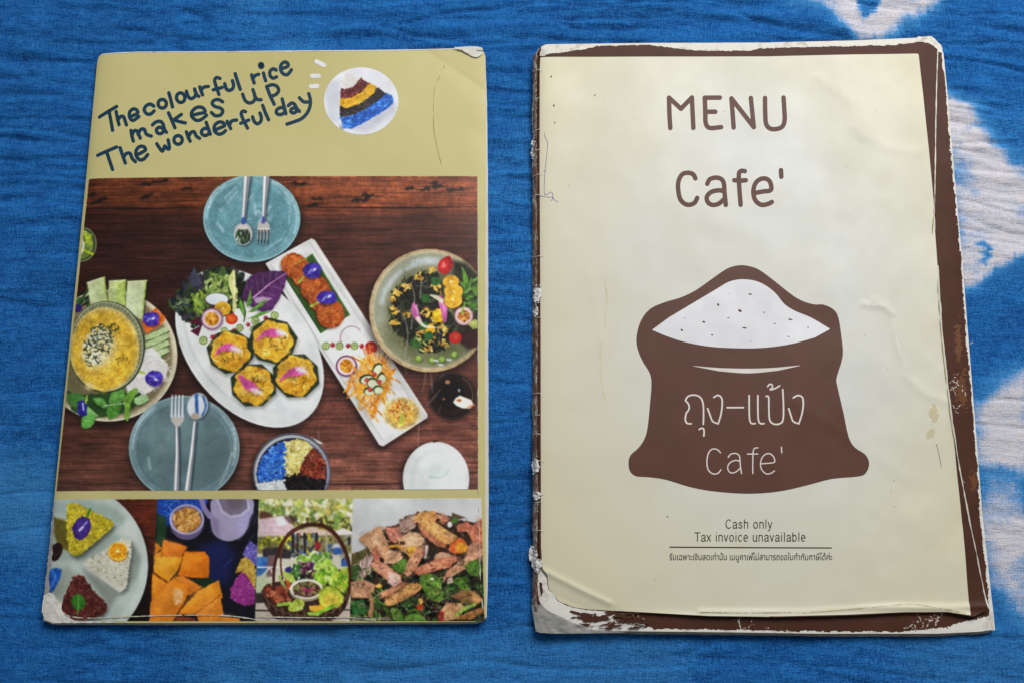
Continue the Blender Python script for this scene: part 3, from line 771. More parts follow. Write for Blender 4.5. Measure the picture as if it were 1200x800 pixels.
P.ell(230, 476, 9.8, 13, (214, 218, 224), rot=12, soft=1.4); P.poly([(228, 461), (232, 460), (233, 485), (229, 484)], (52, 92, 158), soft=1.2); P.line([(238, 464), (241, 476), (237, 486)], 2.4, (60, 100, 160), soft=1, smooth=True)
P.ell(229, 487, 5, 4, (176, 160, 146), soft=1.4)

# enamel bowl of coloured rice
RB = ellpts(342, 553, 45.5, 46, 0, 48)
P.shadow(RB, -3, 4, 7, .75); P.poly(RB, (44, 46, 66)); P.ell(342, 553.5, 44, 44.5, (176, 180, 182)); P.ell(343, 555, 42, 42.5, (38, 40, 76))
P.line(ellpts(343, 555, 41, 41.5, 0, 30, -60, 60), 1.6, (170, 174, 190), a=.8); P.ring(342, 553, 45, 45.5, .8, (160, 164, 176), a=.7)
P.poly([(364, 511), (376, 517), (379, 520), (371, 519)], (214, 212, 206)); P.line([(366, 513), (373, 520)], 1, (60, 60, 66)); P.line([(373, 504), (374, 514)], .8, (150, 130, 120))
SB = [(302.5, 563), (306, 540), (316, 526), (330, 517.5), (336, 517), (334.5, 560), (318, 564)]
SW = [(302, 566), (318, 563), (334, 561), (337, 580), (304, 580)]
SY = [(334, 517), (348, 514), (360, 517), (367, 523), (360, 534), (355, 540), (351, 555), (335, 558)]
SR = [(367, 523), (376, 532), (382, 546), (382, 561), (366, 560), (350, 555), (356, 540)]
SK = [(333, 558), (350, 554), (366, 560), (382, 561), (379, 580), (336, 580)]
for q, c in ((SB, (36, 82, 168)), (SW, (206, 210, 208)), (SY, (214, 198, 112)), (SK, (22, 18, 20)), (SR, (110, 46, 30))): P.poly(q, c, rag=1.4, tex=(16, 'f'))
P.scat(SB, 190, (3.5, 6.5), (1.3, 2.2), [(62, 122, 206), (40, 96, 190), (26, 62, 146), (96, 152, 224), (48, 108, 200)], curve=.3)
P.scat(SY, 120, (3, 5.5), (1.2, 2.2), [(232, 220, 150), (222, 206, 122), (196, 174, 84), (240, 230, 172)], curve=.3)
P.scat(SR, 110, (3, 5.5), (1.1, 1.9), [(148, 66, 40), (120, 50, 34), (84, 32, 24), (176, 98, 66), (132, 60, 40)], curve=.2)
P.scat(SK, 90, (3, 5.5), (1.1, 1.8), [(34, 28, 30), (16, 12, 14), (50, 42, 44)], curve=.2)
P.scat(SW, 60, (3, 5), (1.1, 1.8), [(226, 228, 226), (186, 192, 192)], curve=.2)

# white bowl at the lower edge
WB = ellpts(511, 560.5, 39, 43.5, 0, 48)
P.shadow(WB, -3, 2, 7, .7); P.poly(WB, (222, 225, 222)); P.ell(511, 561, 36, 40, (228, 231, 228), soft=2)
P.line(ellpts(511, 562, 28, 34, 0, 30, 150, 290), 5, (206, 216, 212), soft=4, a=.7)
P.line([(503, 558), (512, 559), (520, 557), (525, 551)], 2.2, (176, 200, 194), soft=1.6, smooth=True); P.ell(512, 550, 14, 8, (214, 224, 220), soft=5, a=.8)
P.line([(508, 517), (513, 516)], 2, (60, 44, 30)); P.line([(491, 498), (490, 512), (490, 522)], .8, (150, 130, 120))

# stoneware salad bowl
OB = ellpts(503.5, 364, 71, 72, 0, 56)
P.shadow(OB, -2, 5, 9, .75)
P.poly(OB, (186, 160, 118), tex=(8, 'm')); P.ell(504, 363.5, 68, 69, (204, 186, 148), soft=1)
P.ell(504.5, 364, 66, 67, (142, 142, 112), soft=2, tex=(14, 'm'))
P.ell(508, 370, 56, 56, (98, 100, 66), soft=10, a=.85, tex=(12, 'm'))
P.line(ellpts(504, 363, 58, 59, 0, 40, 170, 300), 14, (172, 178, 166), soft=7, a=.55)
for a0, a1, r, wv in ((188, 202, 57, 5), (206, 232, 56, 5), (240, 250, 55, 4), (252, 276, 57, 8)): P.line(ellpts(504, 363, r, r, 0, 12, a0, a1), wv, (196, 208, 214), soft=3, a=.7, tex=(24, 'f'))
P.scat(ellpts(504, 364, 64, 65), 130, (.8, 1.6), (.7, 1.2), [(70, 72, 50), (180, 180, 150)], a=.4)
P.poly([(530, 306), (546, 308), (566, 326), (566, 400), (548, 410), (536, 396), (530, 350)], (44, 44, 30), soft=5, tex=(16, 'f'))
SAL = [(458, 350), (464, 338), (480, 326), (495, 319), (512, 320), (520, 336), (522, 360), (534, 378), (530, 400), (512, 412), (494, 412), (478, 400), (462, 388), (457, 368)]
P.poly(SAL, (34, 34, 26), rag=3.5, soft=1.4, tex=(16, 'f'))
P.scat(SAL, 120, (5, 14), (1.2, 2.8), [(26, 28, 22), (50, 56, 36), (40, 42, 32), (64, 72, 44), (36, 34, 36)], curve=.5)
P.scat(SAL, 60, (6, 16), (.5, 1), [(120, 118, 104), (90, 88, 76), (150, 146, 130)], curve=.5, a=.6)
for q in ([(482, 333), (486, 352), (480, 372)], [(494, 330), (492, 350)], [(474, 370), (478, 392), (476, 408)], [(476, 408), (474, 418)], [(484, 362), (482, 386)]): P.line(q, 1.2, (156, 148, 136), smooth=len(q) > 2, a=.8)
for cx, cy, n in ((466, 343, 9), (478, 336, 9), (491, 325, 7), (461, 364, 7), (463, 380, 7), (462, 352, 4), (510, 332, 7), (515, 340, 6), (478, 368, 4), (500, 366, 10), (512, 374, 12), (505, 384, 8), (516, 384, 9), (522, 388, 6), (520, 402, 8), (508, 398, 6), (492, 392, 5), (488, 400, 4), (502, 406, 5), (509, 318, 4)):
    P.scat(ellpts(cx, cy, 5.5, 4.5), n, (2, 5), (1.4, 3), [(222, 178, 70), (206, 158, 60), (232, 200, 110), (190, 140, 50)], soft=.6)
P.ell(514, 370, 7, 8, (232, 178, 30), tex=(34, 'f'), rag=1.5); P.ell(504, 386, 6, 6, (226, 172, 36), tex=(34, 'f'), rag=1.5)
for cx, cy in ((502, 394), (498, 350), (510, 330), (486, 402), (496, 382)): P.poly([(cx - 5, cy - 3), (cx + 3, cy - 5), (cx + 6, cy + 2), (cx - 2, cy + 5)], (50, 98, 46), smooth=True, tex=(20, 'f'))
P.scat([(484, 396), (500, 398), (498, 412), (486, 408)], 16, (3, 6), (1.5, 2.4), [(196, 200, 120), (90, 120, 60), (60, 84, 40)])
P.line([(485, 356), (486, 366), (492, 377)], [3, 9, 5], (200, 104, 164), smooth=True); P.line([(488, 358), (490, 368)], 2, (226, 160, 200), soft=1); P.line([(490, 374), (497, 382), (511, 384)], [5, 3, 1], (230, 216, 196), smooth=True)
P.line([(516, 350), (520, 362), (521, 376)], [6, 9, 4], (196, 96, 156), smooth=True); P.line([(518, 354), (521, 364)], 2.4, (224, 150, 196), soft=1); P.line([(504, 346), (512, 349), (518, 353)], [1.5, 5, 4], (214, 210, 180), smooth=True)
P.poly([(513, 316), (515, 307), (521, 302), (527, 300.5), (530.5, 307), (530, 314), (526, 320), (520, 322)], (180, 30, 34), smooth=True, tex=(12, 'f')); P.ell(520, 311, 2.6, 4, (226, 110, 104), soft=2); P.line([(524, 302), (529, 308)], 2, (120, 16, 22), soft=1)
citrus(528.5, 330.5, 9.8, 8.4); citrus(531.5, 342, 11.4, 9); citrus(531, 351.5, 11, 10)
for q in ([(541, 313), (545, 318), (549, 328), (548, 340), (544, 345), (543, 330)], [(538, 330), (546, 334), (545, 340)], [(545, 350), (552, 344), (556, 346), (550, 352)], [(546, 356), (556, 352), (563, 356), (556, 360)], [(554, 338), (563, 328), (563, 336), (556, 344)], [(541, 366), (543, 356), (546, 354), (545, 366)]):
    P.poly(q, (98, 146, 50), smooth=True, tex=(18, 'f'))
P.scat([(545, 330), (563, 322), (563, 366), (548, 360)], 20, (6, 12), (2, 4), [(86, 130, 46), (60, 96, 40), (110, 150, 70)], ang=(-40, 40))
passion(543.5, 370.5, 11, (196, 140, 150), (206, 130, 60)); P.line([(543, 360), (542, 368)], 3, (130, 160, 60))
P.poly([(548, 380), (556, 374), (563, 376), (563, 384), (554, 386)], (176, 184, 100), tex=(14, 'f')); P.poly([(541, 390), (552, 386), (563, 390), (563, 406), (550, 408), (540, 402)], (60, 30, 28), soft=2)
P.ell(533.5, 395.5, 7.6, 7, (178, 34, 30)); P.ell(533.5, 394.5, 5, 4.4, (218, 60, 44), soft=1.4, tex=(30, 'f'))
for x, y in ((490.5, 420), (506, 422), (518, 421), (532.5, 415)): P.ell(x + .6, y + 2, 4.4, 3, (50, 56, 30), soft=1.2, a=.6); P.ell(x, y, 4.3, 4.2, (96, 124, 50)); P.ell(x, y - .6, 3, 2.8, (150, 176, 86), soft=.8)
for x, y in ((517, 427), (526, 421), (511, 422)): P.line([(x - 2, y), (x + 2, y + .6)], 2, (200, 210, 214), soft=1)

# dark drinking glass
P.ell(530, 464, 28, 28, (16, 10, 10), soft=4, a=.6); P.ell(530, 463.5, 27, 27, (30, 24, 22), tex=(6, 'f')); P.ell(529, 464, 22.5, 22.5, (38, 26, 20), soft=2); P.ell(528, 462, 18, 18, (24, 18, 17), soft=3)
P.line(ellpts(530, 463.5, 24, 24, 0, 20, -60, 40), 1.1, (150, 96, 76), a=.8); P.ring(530, 463.5, 26.4, 26.4, .8, (80, 72, 70), a=.7)
P.poly([(531, 471), (534, 466), (539, 463), (552, 468), (555.5, 474), (551, 478), (542, 478), (535, 475)], (236, 226, 212), soft=1); P.ell(538, 468.5, 3, 2, (150, 84, 40), soft=.8); P.line([(549, 477), (555, 474)], 2, (220, 130, 70), soft=1)
P.ell(524.5, 447.5, 3, 2.6, (170, 120, 76), soft=1.2); P.ell(520, 467, 1.8, 1.4, (160, 90, 60), soft=1); P.ell(538, 457, 1.5, 2, (140, 146, 170), soft=.8)
for q in ([(499, 436), (498, 446), (494, 460)], [(505, 438), (506, 450), (507, 460)], [(516, 456), (508, 466), (500, 474)], [(476, 428), (476, 438)], [(520, 438), (515, 444)], [(516, 476), (514, 484)]):
    P.line(q, [1.2, 3, 1], (140, 116, 104), soft=1.2, a=.5, smooth=len(q) > 2)

# first small picture: rice on a white plate
P.begin(Q1, 1 / .70)
P.img = np.where(P.mask[..., None] > .01, P.img * (1 - P.mask[..., None]) + wood(0, 0, [(580, (86, 36, 20)), (650, (78, 30, 18)), (690, (36, 14, 12)), (731, (22, 10, 10))]) * P.mask[..., None], P.img)
P1 = ellpts(80, 662, 93.5, 96, 0, 56)
P.shadow(P1, 4, 5, 7, .6); P.poly(P1, (176, 186, 180), tex=(4, 'm')); P.ell(78, 662, 86, 89, (160, 172, 164), soft=4)
P.poly([(96, 584), (124, 590), (148, 606), (145, 616), (120, 606), (60, 600), (62, 588)], (140, 156, 148), soft=5, a=.85)
P.poly([(134, 640), (152, 628), (166, 650), (160, 676), (148, 690)], (118, 128, 118), soft=5, a=.85)
P.poly([(62, 622), (84, 648), (130, 622), (140, 630), (100, 658), (60, 654)], (134, 146, 136), soft=5, a=.8)
P.poly([(98, 668), (124, 684), (140, 696), (128, 712), (112, 690)], (112, 118, 108), soft=5, a=.85)
P.poly([(52, 668), (80, 664), (96, 676), (70, 700), (50, 694)], (120, 124, 112), soft=6, a=.7)
P.poly([(148, 608), (168, 640), (172, 664), (160, 640), (140, 622)], (190, 190, 188), soft=5, a=.7)
P.poly([(62, 605), (79, 610), (82, 646), (68, 640), (62, 624)], (92, 82, 28), soft=2.5)
T1 = [(78.5, 590), (84, 588), (92, 590), (128, 608), (133.5, 613), (131, 618), (96, 648), (88, 651), (81, 646), (78, 630)]
P.shadow(T1, 2, 4, 4, .5); P.poly(T1, (170, 154, 34), rag=1.2, tex=(18, 'f'))
P.scat(T1, 260, (2, 3.6), (.9, 1.5), [(196, 180, 50), (168, 148, 30), (140, 118, 20), (208, 192, 70), (182, 166, 40)], a=.85)
P.poly([(84, 618), (90, 608), (97, 604), (105, 607), (107, 616), (103, 627), (94, 633), (87, 629)], (56, 34, 110), tex=(12, 'f')); P.poly([(90, 612), (97, 606), (103, 610), (100, 622), (92, 626)], (70, 46, 130), soft=3)
P.line([(93, 621), (97, 617)], 2.6, (190, 190, 220), soft=.8); P.line([(98, 615), (102, 611)], 1.4, (150, 140, 190)); P.line([(102, 605), (104, 600), (105.5, 596)], 3, (72, 120, 34), tex=(20, 'f'))
T2 = [(97.5, 660), (101, 656), (130, 640), (144, 630), (153, 632), (154.5, 642), (148, 688), (142, 692.5), (136, 690)]
P.shadow(T2, 2, 4, 4, .4); P.poly(T2, (186, 184, 166), rag=.8, tex=(8, 'f'))
P.scat(T2, 200, (2, 3.4), (.8, 1.3), [(204, 202, 186), (176, 172, 150), (150, 146, 116), (212, 210, 198)], a=.8); P.scat(T2, 26, (1, 2), (.7, 1.1), [(120, 110, 70), (96, 80, 50)])
P.poly([(97, 660), (100, 666), (140, 694), (146, 688), (136, 684)], (190, 190, 176), soft=1.6, a=.8)
citrus(138.5, 645.5, 11.8, 11.6, (206, 126, 18))
T3 = [(86, 676), (92, 673), (98, 675), (108, 690), (124, 706), (126, 712), (120, 720), (98, 726), (78, 724), (71, 716), (74, 700)]
P.shadow(T3, 1, 4, 4, .5); P.poly(T3, (74, 32, 28), rag=1.4, tex=(16, 'f'))
P.scat(T3, 230, (2.4, 4), (.9, 1.6), [(96, 44, 38), (76, 30, 28), (54, 20, 20), (124, 66, 56), (110, 54, 42)])
P.poly([(84, 702), (88, 696), (92, 694.5), (98, 699), (100, 706), (97, 713), (91, 714), (86, 711)], (44, 98, 28), smooth=True, tex=(12, 'f')); P.line([(92, 697), (91.5, 712), (90.5, 719)], 1.2, (92, 140, 50))
P.ell(65, 646, 7.5, 11, (34, 18, 20), rot=20, tex=(16, 'f'), rag=1); P.scat(ellpts(65, 646, 7, 10), 36, (2, 3), (.8, 1.4), [(58, 32, 34), (26, 14, 16)])
P.poly([(54, 667), (66, 664.5), (72, 667), (70, 678), (62, 692), (52, 698), (50, 684)], (26, 74, 150), tex=(20, 'f'), soft=1); P.line([(60, 668), (64, 676), (58, 690)], 3, (50, 110, 190), soft=2, smooth=True)
P.poly([(58, 604), (63, 606), (58, 644), (54, 660), (50, 652)], (40, 24, 20), soft=1, tex=(12, 'f'))

# second: pumpkin, jug and peanuts
P.begin(Q2, 1 / .72)
P.poly([(170, 580), (306, 580), (306, 735), (170, 735)], (16, 15, 24), tex=(5, 'm'))
P.poly([(184, 583), (246, 583), (236, 600), (206, 606), (196, 616), (184, 600)], (24, 62, 148), tex=(16, 'f'), soft=1.5)
P.scat([(186, 585), (244, 585), (208, 602), (196, 610), (186, 600)], 36, (4, 8), (.7, 1.2), [(66, 116, 196), (44, 92, 180), (20, 40, 100)], curve=.9)
P.poly([(184, 600), (195, 606), (194, 628), (190, 640), (183, 640)], (30, 56, 34), soft=2, tex=(10, 'm'))
P.poly([(236, 640), (262, 632), (276, 650), (270, 680), (250, 690), (240, 668)], (22, 28, 72), soft=8); P.line([(262, 664), (272, 654)], 1, (50, 60, 120), soft=1.2)
P.scat([(284, 606), (303, 590), (303, 640), (292, 630)], 10, (6, 14), (.8, 1.6), [(40, 44, 60), (28, 30, 44)])
def shade_poly(pts, c, d):
    P.poly(pts, c, tex=(9, 'f'), soft=.6)
    p = np.asarray(pts, float); P.line(np.concatenate([p, p[:1]]), .8, tuple(v * .66 for v in c), a=.55); P.poly((p - p.mean(0)) * .7 + p.mean(0) + (-3, -4), tuple(min(255, v + 24) for v in c), soft=5, a=.6); P.poly((p - p.mean(0)) * .6 + p.mean(0) + (4, 5), tuple(v * .78 for v in c), soft=6, a=.5)
for q, c in (([(182, 636), (190, 641), (182, 648)], (206, 118, 24)), ([(192, 632), (220, 640), (211, 653), (188, 651)], (200, 108, 26)), ([(182, 648), (189, 646), (188, 654), (181, 656)], (212, 128, 30)),
             ([(206, 675), (214, 674), (237, 687), (222, 697), (204, 690)], (196, 108, 28)), ([(216, 646), (240, 646), (245.5, 653), (244.5, 677), (226, 676), (209, 673)], (206, 108, 14)),
             ([(178, 671), (196, 681), (204, 680), (190, 694), (178, 702)], (212, 122, 22)), ([(181, 652), (214, 652), (208, 668), (197, 681.5), (180, 670)], (216, 142, 32)),
             ([(176, 706), (180, 700), (204, 676), (222, 685), (221, 695), (209, 716), (200, 731), (175, 731)], (206, 118, 24)), ([(208, 719), (232, 692), (256.5, 679), (261, 700), (226, 719)], (212, 128, 28)),
             ([(228, 718), (245, 704), (258, 696), (262, 721), (230, 722)], (204, 120, 34)), ([(231, 722), (262, 722), (281, 724), (280, 731), (233, 731)], (206, 120, 30)), ([(206, 722), (228, 724), (232, 731), (204, 731)], (110, 44, 14))):
    shade_poly(q, c, 0)
P.poly([(180, 652), (214, 652), (204, 660), (182, 664)], (220, 154, 44), soft=2.5, a=.6)
P.poly([(204, 688), (216, 692), (213, 706), (205, 708), (202, 698)], (222, 168, 116), soft=2, a=.75, tex=(20, 'f'))
P.scat([(204, 688), (216, 692), (213, 706), (205, 708)], 10, (1, 2), (.8, 1.2), [(240, 206, 180)], a=.7)
P.line([(180, 671), (196, 682)], 1.6, (96, 40, 12)); P.line([(207, 719), (222, 700)], 1.2, (110, 50, 14)); P.line([(228, 719), (258, 697)], .9, (130, 66, 20))
P.poly([(226, 678), (246, 676), (252, 680), (240, 688)], (20, 44, 26), soft=1.5)
P.ell(219, 612, 20, 20, (88, 78, 110)); P.ell(219, 608, 20.4, 18, (152, 144, 172)); P.ell(219, 608, 17.6, 15.4, (92, 78, 104), soft=1)
P.ell(219, 609, 16.2, 14, (150, 104, 46), tex=(30, 'f'))
P.scat(ellpts(219, 609, 15.5, 13.5), 90, (2.4, 4.4), (2, 3.2), [(196, 146, 78), (168, 112, 48), (212, 168, 100), (136, 84, 34), (182, 128, 62)])
P.line(ellpts(219, 608, 19, 16.6, 0, 20, 100, 200), 1.4, (176, 166, 204), soft=1)
P.line([(236, 584), (240, 596), (246, 604)], [6, 6, 7], (122, 112, 150), smooth=True); P.line([(244, 584), (248, 592), (249, 602)], 2, (20, 22, 40), smooth=True)
P.poly([(247, 600), (251, 583), (293, 583), (297, 598), (293, 606), (290, 618), (283, 628), (270, 633.5), (258, 631), (250, 624), (247, 612)], (146, 138, 164), smooth=True, soft=1, tex=(5, 'm'))
P.poly([(286, 590), (296, 600), (290, 618), (280, 630), (276, 612)], (152, 146, 186), soft=5, a=.7); P.poly([(247, 602), (256, 608), (258, 630), (249, 622)], (104, 92, 122), soft=4, a=.7)
P.poly([(253, 583), (290, 583), (294, 596), (284, 604), (270, 606), (259, 600)], (170, 164, 188)); P.poly([(255, 583), (289, 583), (290, 595), (281, 602), (270, 603.5), (261, 597)], (112, 104, 122), soft=1.2, tex=(8, 'm'))
P.ell(276, 588, 10, 8, (96, 84, 92), soft=5, a=.7)
MG = [(270, 690), (277, 676), (284, 668.5), (290, 672), (299, 690), (298.5, 706), (290, 709), (278, 706), (270, 699)]
YL = [(276, 671), (282, 656), (288, 651), (296, 656), (300, 668), (299, 690), (290, 674), (284, 668)]
BL = [(284, 652), (288, 640), (294, 634), (302, 640), (302, 664), (295, 656), (288, 651)]
for q, c, cs in ((MG, (136, 44, 118), [(164, 66, 146), (128, 38, 110), (176, 90, 160), (104, 28, 90)]), (YL, (172, 138, 50), [(196, 160, 70), (160, 122, 40), (206, 176, 90)]), (BL, (84, 74, 150), [(104, 96, 176), (70, 60, 134), (130, 122, 180)])):
    P.poly(q, c, rag=1, tex=(16, 'f')); P.scat(q, 90, (2, 3.6), (.9, 1.5), cs, a=.8)

# third: basket of greens in a garden cafe
P.begin(Q3, 1 / .78)
P.poly([(296, 580), (416, 580), (416, 735), (296, 735)], (206, 200, 178), tex=(10, 'm'))
P.poly([(296, 580), (416, 580), (416, 622), (296, 622)], (160, 164, 88), tex=(30, 'm'))
P.scat([(300, 580), (416, 580), (416, 620), (300, 616)], 190, (3, 8), (2.5, 5.5), [(190, 196, 70), (150, 168, 60), (214, 214, 140), (106, 138, 66), (226, 222, 190), (210, 180, 90), (90, 120, 60), (232, 230, 214), (176, 190, 120)], soft=1.4, a=.85)
P.poly([(304, 598), (316, 600), (322, 606), (304, 608)], (92, 60, 44), soft=2); P.poly([(330, 604), (346, 604), (346, 614), (330, 616)], (110, 84, 84), soft=3)
P.scat([(340, 606), (412, 606), (412, 620), (340, 618)], 30, (3, 7), (1.5, 3), [(70, 58, 36), (96, 84, 50), (120, 120, 56)], soft=1.2)
P.poly([(303, 608), (330, 604), (346, 618), (340, 626), (303, 630)], (208, 180, 186), soft=1.4, tex=(22, 'f')); P.poly([(322, 606), (332, 604), (336, 614), (326, 616)], (230, 222, 224), soft=2)
P.poly([(344, 622), (366, 617), (384, 622), (386, 626), (340, 628)], (214, 186, 172), soft=1.2); P.poly([(386, 625), (402, 618), (413, 623), (413, 626), (388, 627)], (226, 220, 216), soft=.9)
P.poly([(302, 628), (412, 626), (412, 648), (300, 648)], (128, 122, 74), soft=1.5, tex=(34, 'f'))
P.scat([(302, 630), (345, 630), (345, 642), (302, 642)], 50, (2, 5), (2, 3.6), [(196, 192, 40), (160, 156, 40), (90, 92, 40), (210, 206, 90)], soft=.9)
P.scat([(345, 626), (412, 626), (412, 650), (330, 650)], 60, (3, 7), (2, 4), [(60, 60, 70), (40, 44, 56), (96, 104, 110), (80, 110, 160), (150, 150, 140), (180, 170, 60), (120, 70, 60)], soft=.9)
for x in (343, 357, 371, 348.5): P.line([(x, 625), (x + .4, 646)], 3.2 if x != 348.5 else 2, (44, 40, 36), soft=.8)
P.line([(383, 624), (383, 650)], 2, (170, 160, 140)); P.ell(372.5, 639, 3.6, 5, (150, 40, 50), soft=1); P.ell(395, 640, 5, 4, (190, 200, 214), soft=1.2); P.ell(396, 645, 7, 4, (50, 92, 160), soft=1.4)
P.poly([(308, 642), (330, 640), (342, 646), (340, 654), (308, 653)], (54, 48, 54), soft=1.4, tex=(16, 'f')); P.poly([(300, 652), (318, 652), (314, 672), (298, 676)], (60, 108, 172), soft=1.4, tex=(24, 'f')); P.poly([(314, 650), (324, 650), (322, 674), (312, 676)], (120, 90, 90), soft=1.6)
P.line([(298, 664), (336, 664)], 1.6, (226, 222, 220)); P.line([(300, 684), (316, 664)], 2, (216, 206, 200)); P.line([(316, 664), (326, 684)], 2, (214, 200, 194))
P.poly([(300, 676), (312, 670), (316, 690), (300, 696)], (176, 190, 150), soft=3, a=.8); P.poly([(298, 694), (310, 694), (314, 706), (298, 708)], (50, 46, 40), soft=1.4)
P.poly([(400, 655), (407, 648), (410, 660), (409, 663), (400, 663)], (52, 84, 150), soft=1.2); P.ell(376, 650, 6, 3, (60, 96, 170), soft=1.2); P.ell(369, 647.5, 4.6, 2.8, (224, 222, 216), soft=.9)
P.poly([(296, 706), (416, 704), (416, 735), (296, 735)], (184, 170, 156), tex=(12, 'f')); P.line([(297, 714.5), (322, 715)], 1.6, (30, 24, 22)); P.line([(398, 714), (414, 714)], 1.4, (50, 42, 38)); P.line([(298, 724), (412, 723)], 1, (150, 130, 116), a=.6)
P.scat([(350, 650), (384, 648), (392, 668), (350, 668)], 60, (4, 8), (2, 4.4), [(150, 182, 90), (120, 158, 60), (176, 200, 120), (96, 140, 56)], soft=.8)
P.poly([(306, 692), (312, 684), (330, 680), (392, 682), (408, 676), (411, 694), (405, 712), (396, 722), (388, 729), (330, 729), (320, 722), (312, 710)], (58, 38, 30), tex=(14, 'f'))
for k in range(24):
    t_ = k / 23; x = 309 + 100 * t_; y = 703 + 17 * math.sin(math.pi * t_) ** .8
    P.line([(x, y - 3), (x + (t_ - .5) * -5, y + 5)], 1.3, (118, 88, 66) if k % 2 else (30, 20, 18), soft=.5)
P.line([(308, 694), (316, 706), (334, 717), (360, 721), (388, 717), (404, 702), (410, 690)], 1.6, (94, 66, 50), smooth=True)
P.scat([(336, 668), (352, 660), (366, 676), (350, 682), (338, 680)], 36, (4, 9), (2, 3.6), [(44, 84, 44), (66, 112, 50), (30, 56, 36), (90, 130, 60)])
P.scat([(352, 658), (366, 656), (374, 666), (366, 678), (353, 676)], 36, (3, 6), (1.6, 3), [(72, 24, 50), (100, 44, 76), (46, 16, 36), (150, 96, 130)])
P.ell(338, 667, 4, 3.4, (48, 44, 110)); P.ell(369, 664, 3.6, 4, (54, 46, 116)); P.ell(399, 670, 5, 3.6, (44, 44, 116))
P.scat([(371, 662), (384, 656), (393, 666), (394, 684), (376, 684), (368, 676)], 80, (4, 8), (2.4, 4.4), [(148, 190, 50), (120, 166, 44), (176, 206, 80), (90, 140, 40), (190, 214, 110)], curve=.5)
P.scat([(394, 672), (410, 664), (410, 690), (402, 692), (392, 684)], 46, (4, 8), (2.4, 4), [(130, 172, 44), (160, 192, 60), (100, 146, 40), (176, 190, 60)], curve=.5)
P.poly([(330, 668), (342, 672), (348, 682), (336, 682)], (160, 180, 80), tex=(24, 'f')); P.poly([(334, 676), (340, 682), (341, 690), (336, 690)], (188, 84, 44)); P.line([(328, 675), (336, 694)], 4, (150, 174, 96)); P.line([(318, 684), (332, 694)], 2.6, (150, 170, 96))
P.scat([(310, 690), (322, 686), (336, 692), (338, 702), (322, 704)], 46, (4, 8), (2.6, 4.4), [(150, 72, 46), (120, 50, 34), (176, 100, 66), (90, 34, 24)])
P.ell(359, 692, 19.5, 12, (150, 140, 116)); P.ell(359, 689.5, 19.5, 11.8, (222, 214, 196)); P.ell(359.5, 690, 16.4, 9.2, (96, 66, 50), tex=(30, 'f'))
P.scat(ellpts(359.5, 690, 15, 8), 60, (2, 4), (1.6, 2.6), [(130, 90, 66), (80, 52, 40), (166, 130, 100), (110, 130, 60), (60, 40, 34)]); P.line([(357, 690), (362, 692), (366, 690)], 3, (170, 50, 104)); P.line([(362, 686), (366, 682)], 2, (130, 150, 70))
P.poly([(373, 700), (376, 690), (384, 686.5), (394, 689), (402, 697), (402, 704), (396, 711), (384, 712), (376, 708)], (176, 184, 60), smooth=True); P.poly([(378, 702), (386, 694), (394, 697), (397, 705), (390, 711), (380, 710)], (208, 186, 66), soft=2.4, smooth=True); P.line([(375, 692), (384, 687), (395, 690), (402, 698)], 1.6, (130, 160, 40), smooth=True)
P.poly([(338, 712), (344, 703), (352, 701), (357, 707), (352, 714), (342, 716)], (172, 190, 70), smooth=True, tex=(16, 'f')); P.line([(326, 708), (340, 706)], 4, (160, 190, 80)); P.ell(351, 712, 4, 3, (206, 216, 120), soft=1)
P.poly([(362, 709), (378, 708), (384, 714), (372, 718), (363, 714)], (222, 166, 46), tex=(16, 'f')); P.line([(372, 718), (392, 709)], 4.4, (128, 178, 50)); P.line([(362, 718), (372, 719)], 4, (150, 190, 70))
P.line(cr([(321, 690), (321, 668), (326, 646), (338, 626), (354, 616), (368, 614), (384, 618), (398, 632), (407, 652), (410.5, 672), (409, 692)], 5), [3, 3.4, 4.6, 5, 4.6, 4, 4.2], (66, 34, 24))
P.line(cr([(331, 678), (329, 660), (331, 640), (340, 624), (352, 617.5)], 5), 2, (96, 52, 34)); P.line(cr([(372, 617), (386, 623), (398, 638), (405, 656)], 5), 1.2, (160, 110, 84), a=.8)
P.scat([(300, 725), (410, 724), (410, 729), (300, 729)], 26, (8, 20), (.8, 1.6), [(210, 204, 196), (60, 50, 44), (170, 160, 150)], ang=(0, 4), a=.7)

# fourth: shredded crab and greens
P.begin(Q4, 1 / .80)
P.poly([(405, 578), (575, 578), (575, 735), (405, 735)], (194, 194, 194), tex=(3, 'm')); P.ell(440, 605, 40, 36, (204, 205, 204), soft=24, a=.8)
PILE = [(405, 652), (424, 646), (432, 636), (440, 622), (462, 614), (474, 606), (490, 600), (512, 600), (524, 604), (540, 608), (556, 612), (575, 606), (575, 735), (405, 735)]
P.poly(PILE, (54, 38, 26), rag=3, soft=1.2, tex=(20, 'f'))
P.scat([(405, 668), (470, 660), (575, 655), (575, 735), (405, 735)], 190, (6, 15), (3, 7), [(30, 50, 22), (22, 28, 16), (46, 78, 30), (16, 16, 12), (60, 92, 36), (36, 60, 26)], curve=.6, soft=.8)
P.scat([(410, 690), (575, 680), (575, 735), (410, 735)], 80, (6, 14), (1.5, 3), [(76, 112, 46), (96, 130, 56), (52, 84, 34), (18, 16, 12), (12, 12, 10)], curve=.7)
CR = [(206, 150, 116), (190, 128, 96), (176, 104, 78), (222, 172, 140), (198, 140, 90), (160, 92, 66)]
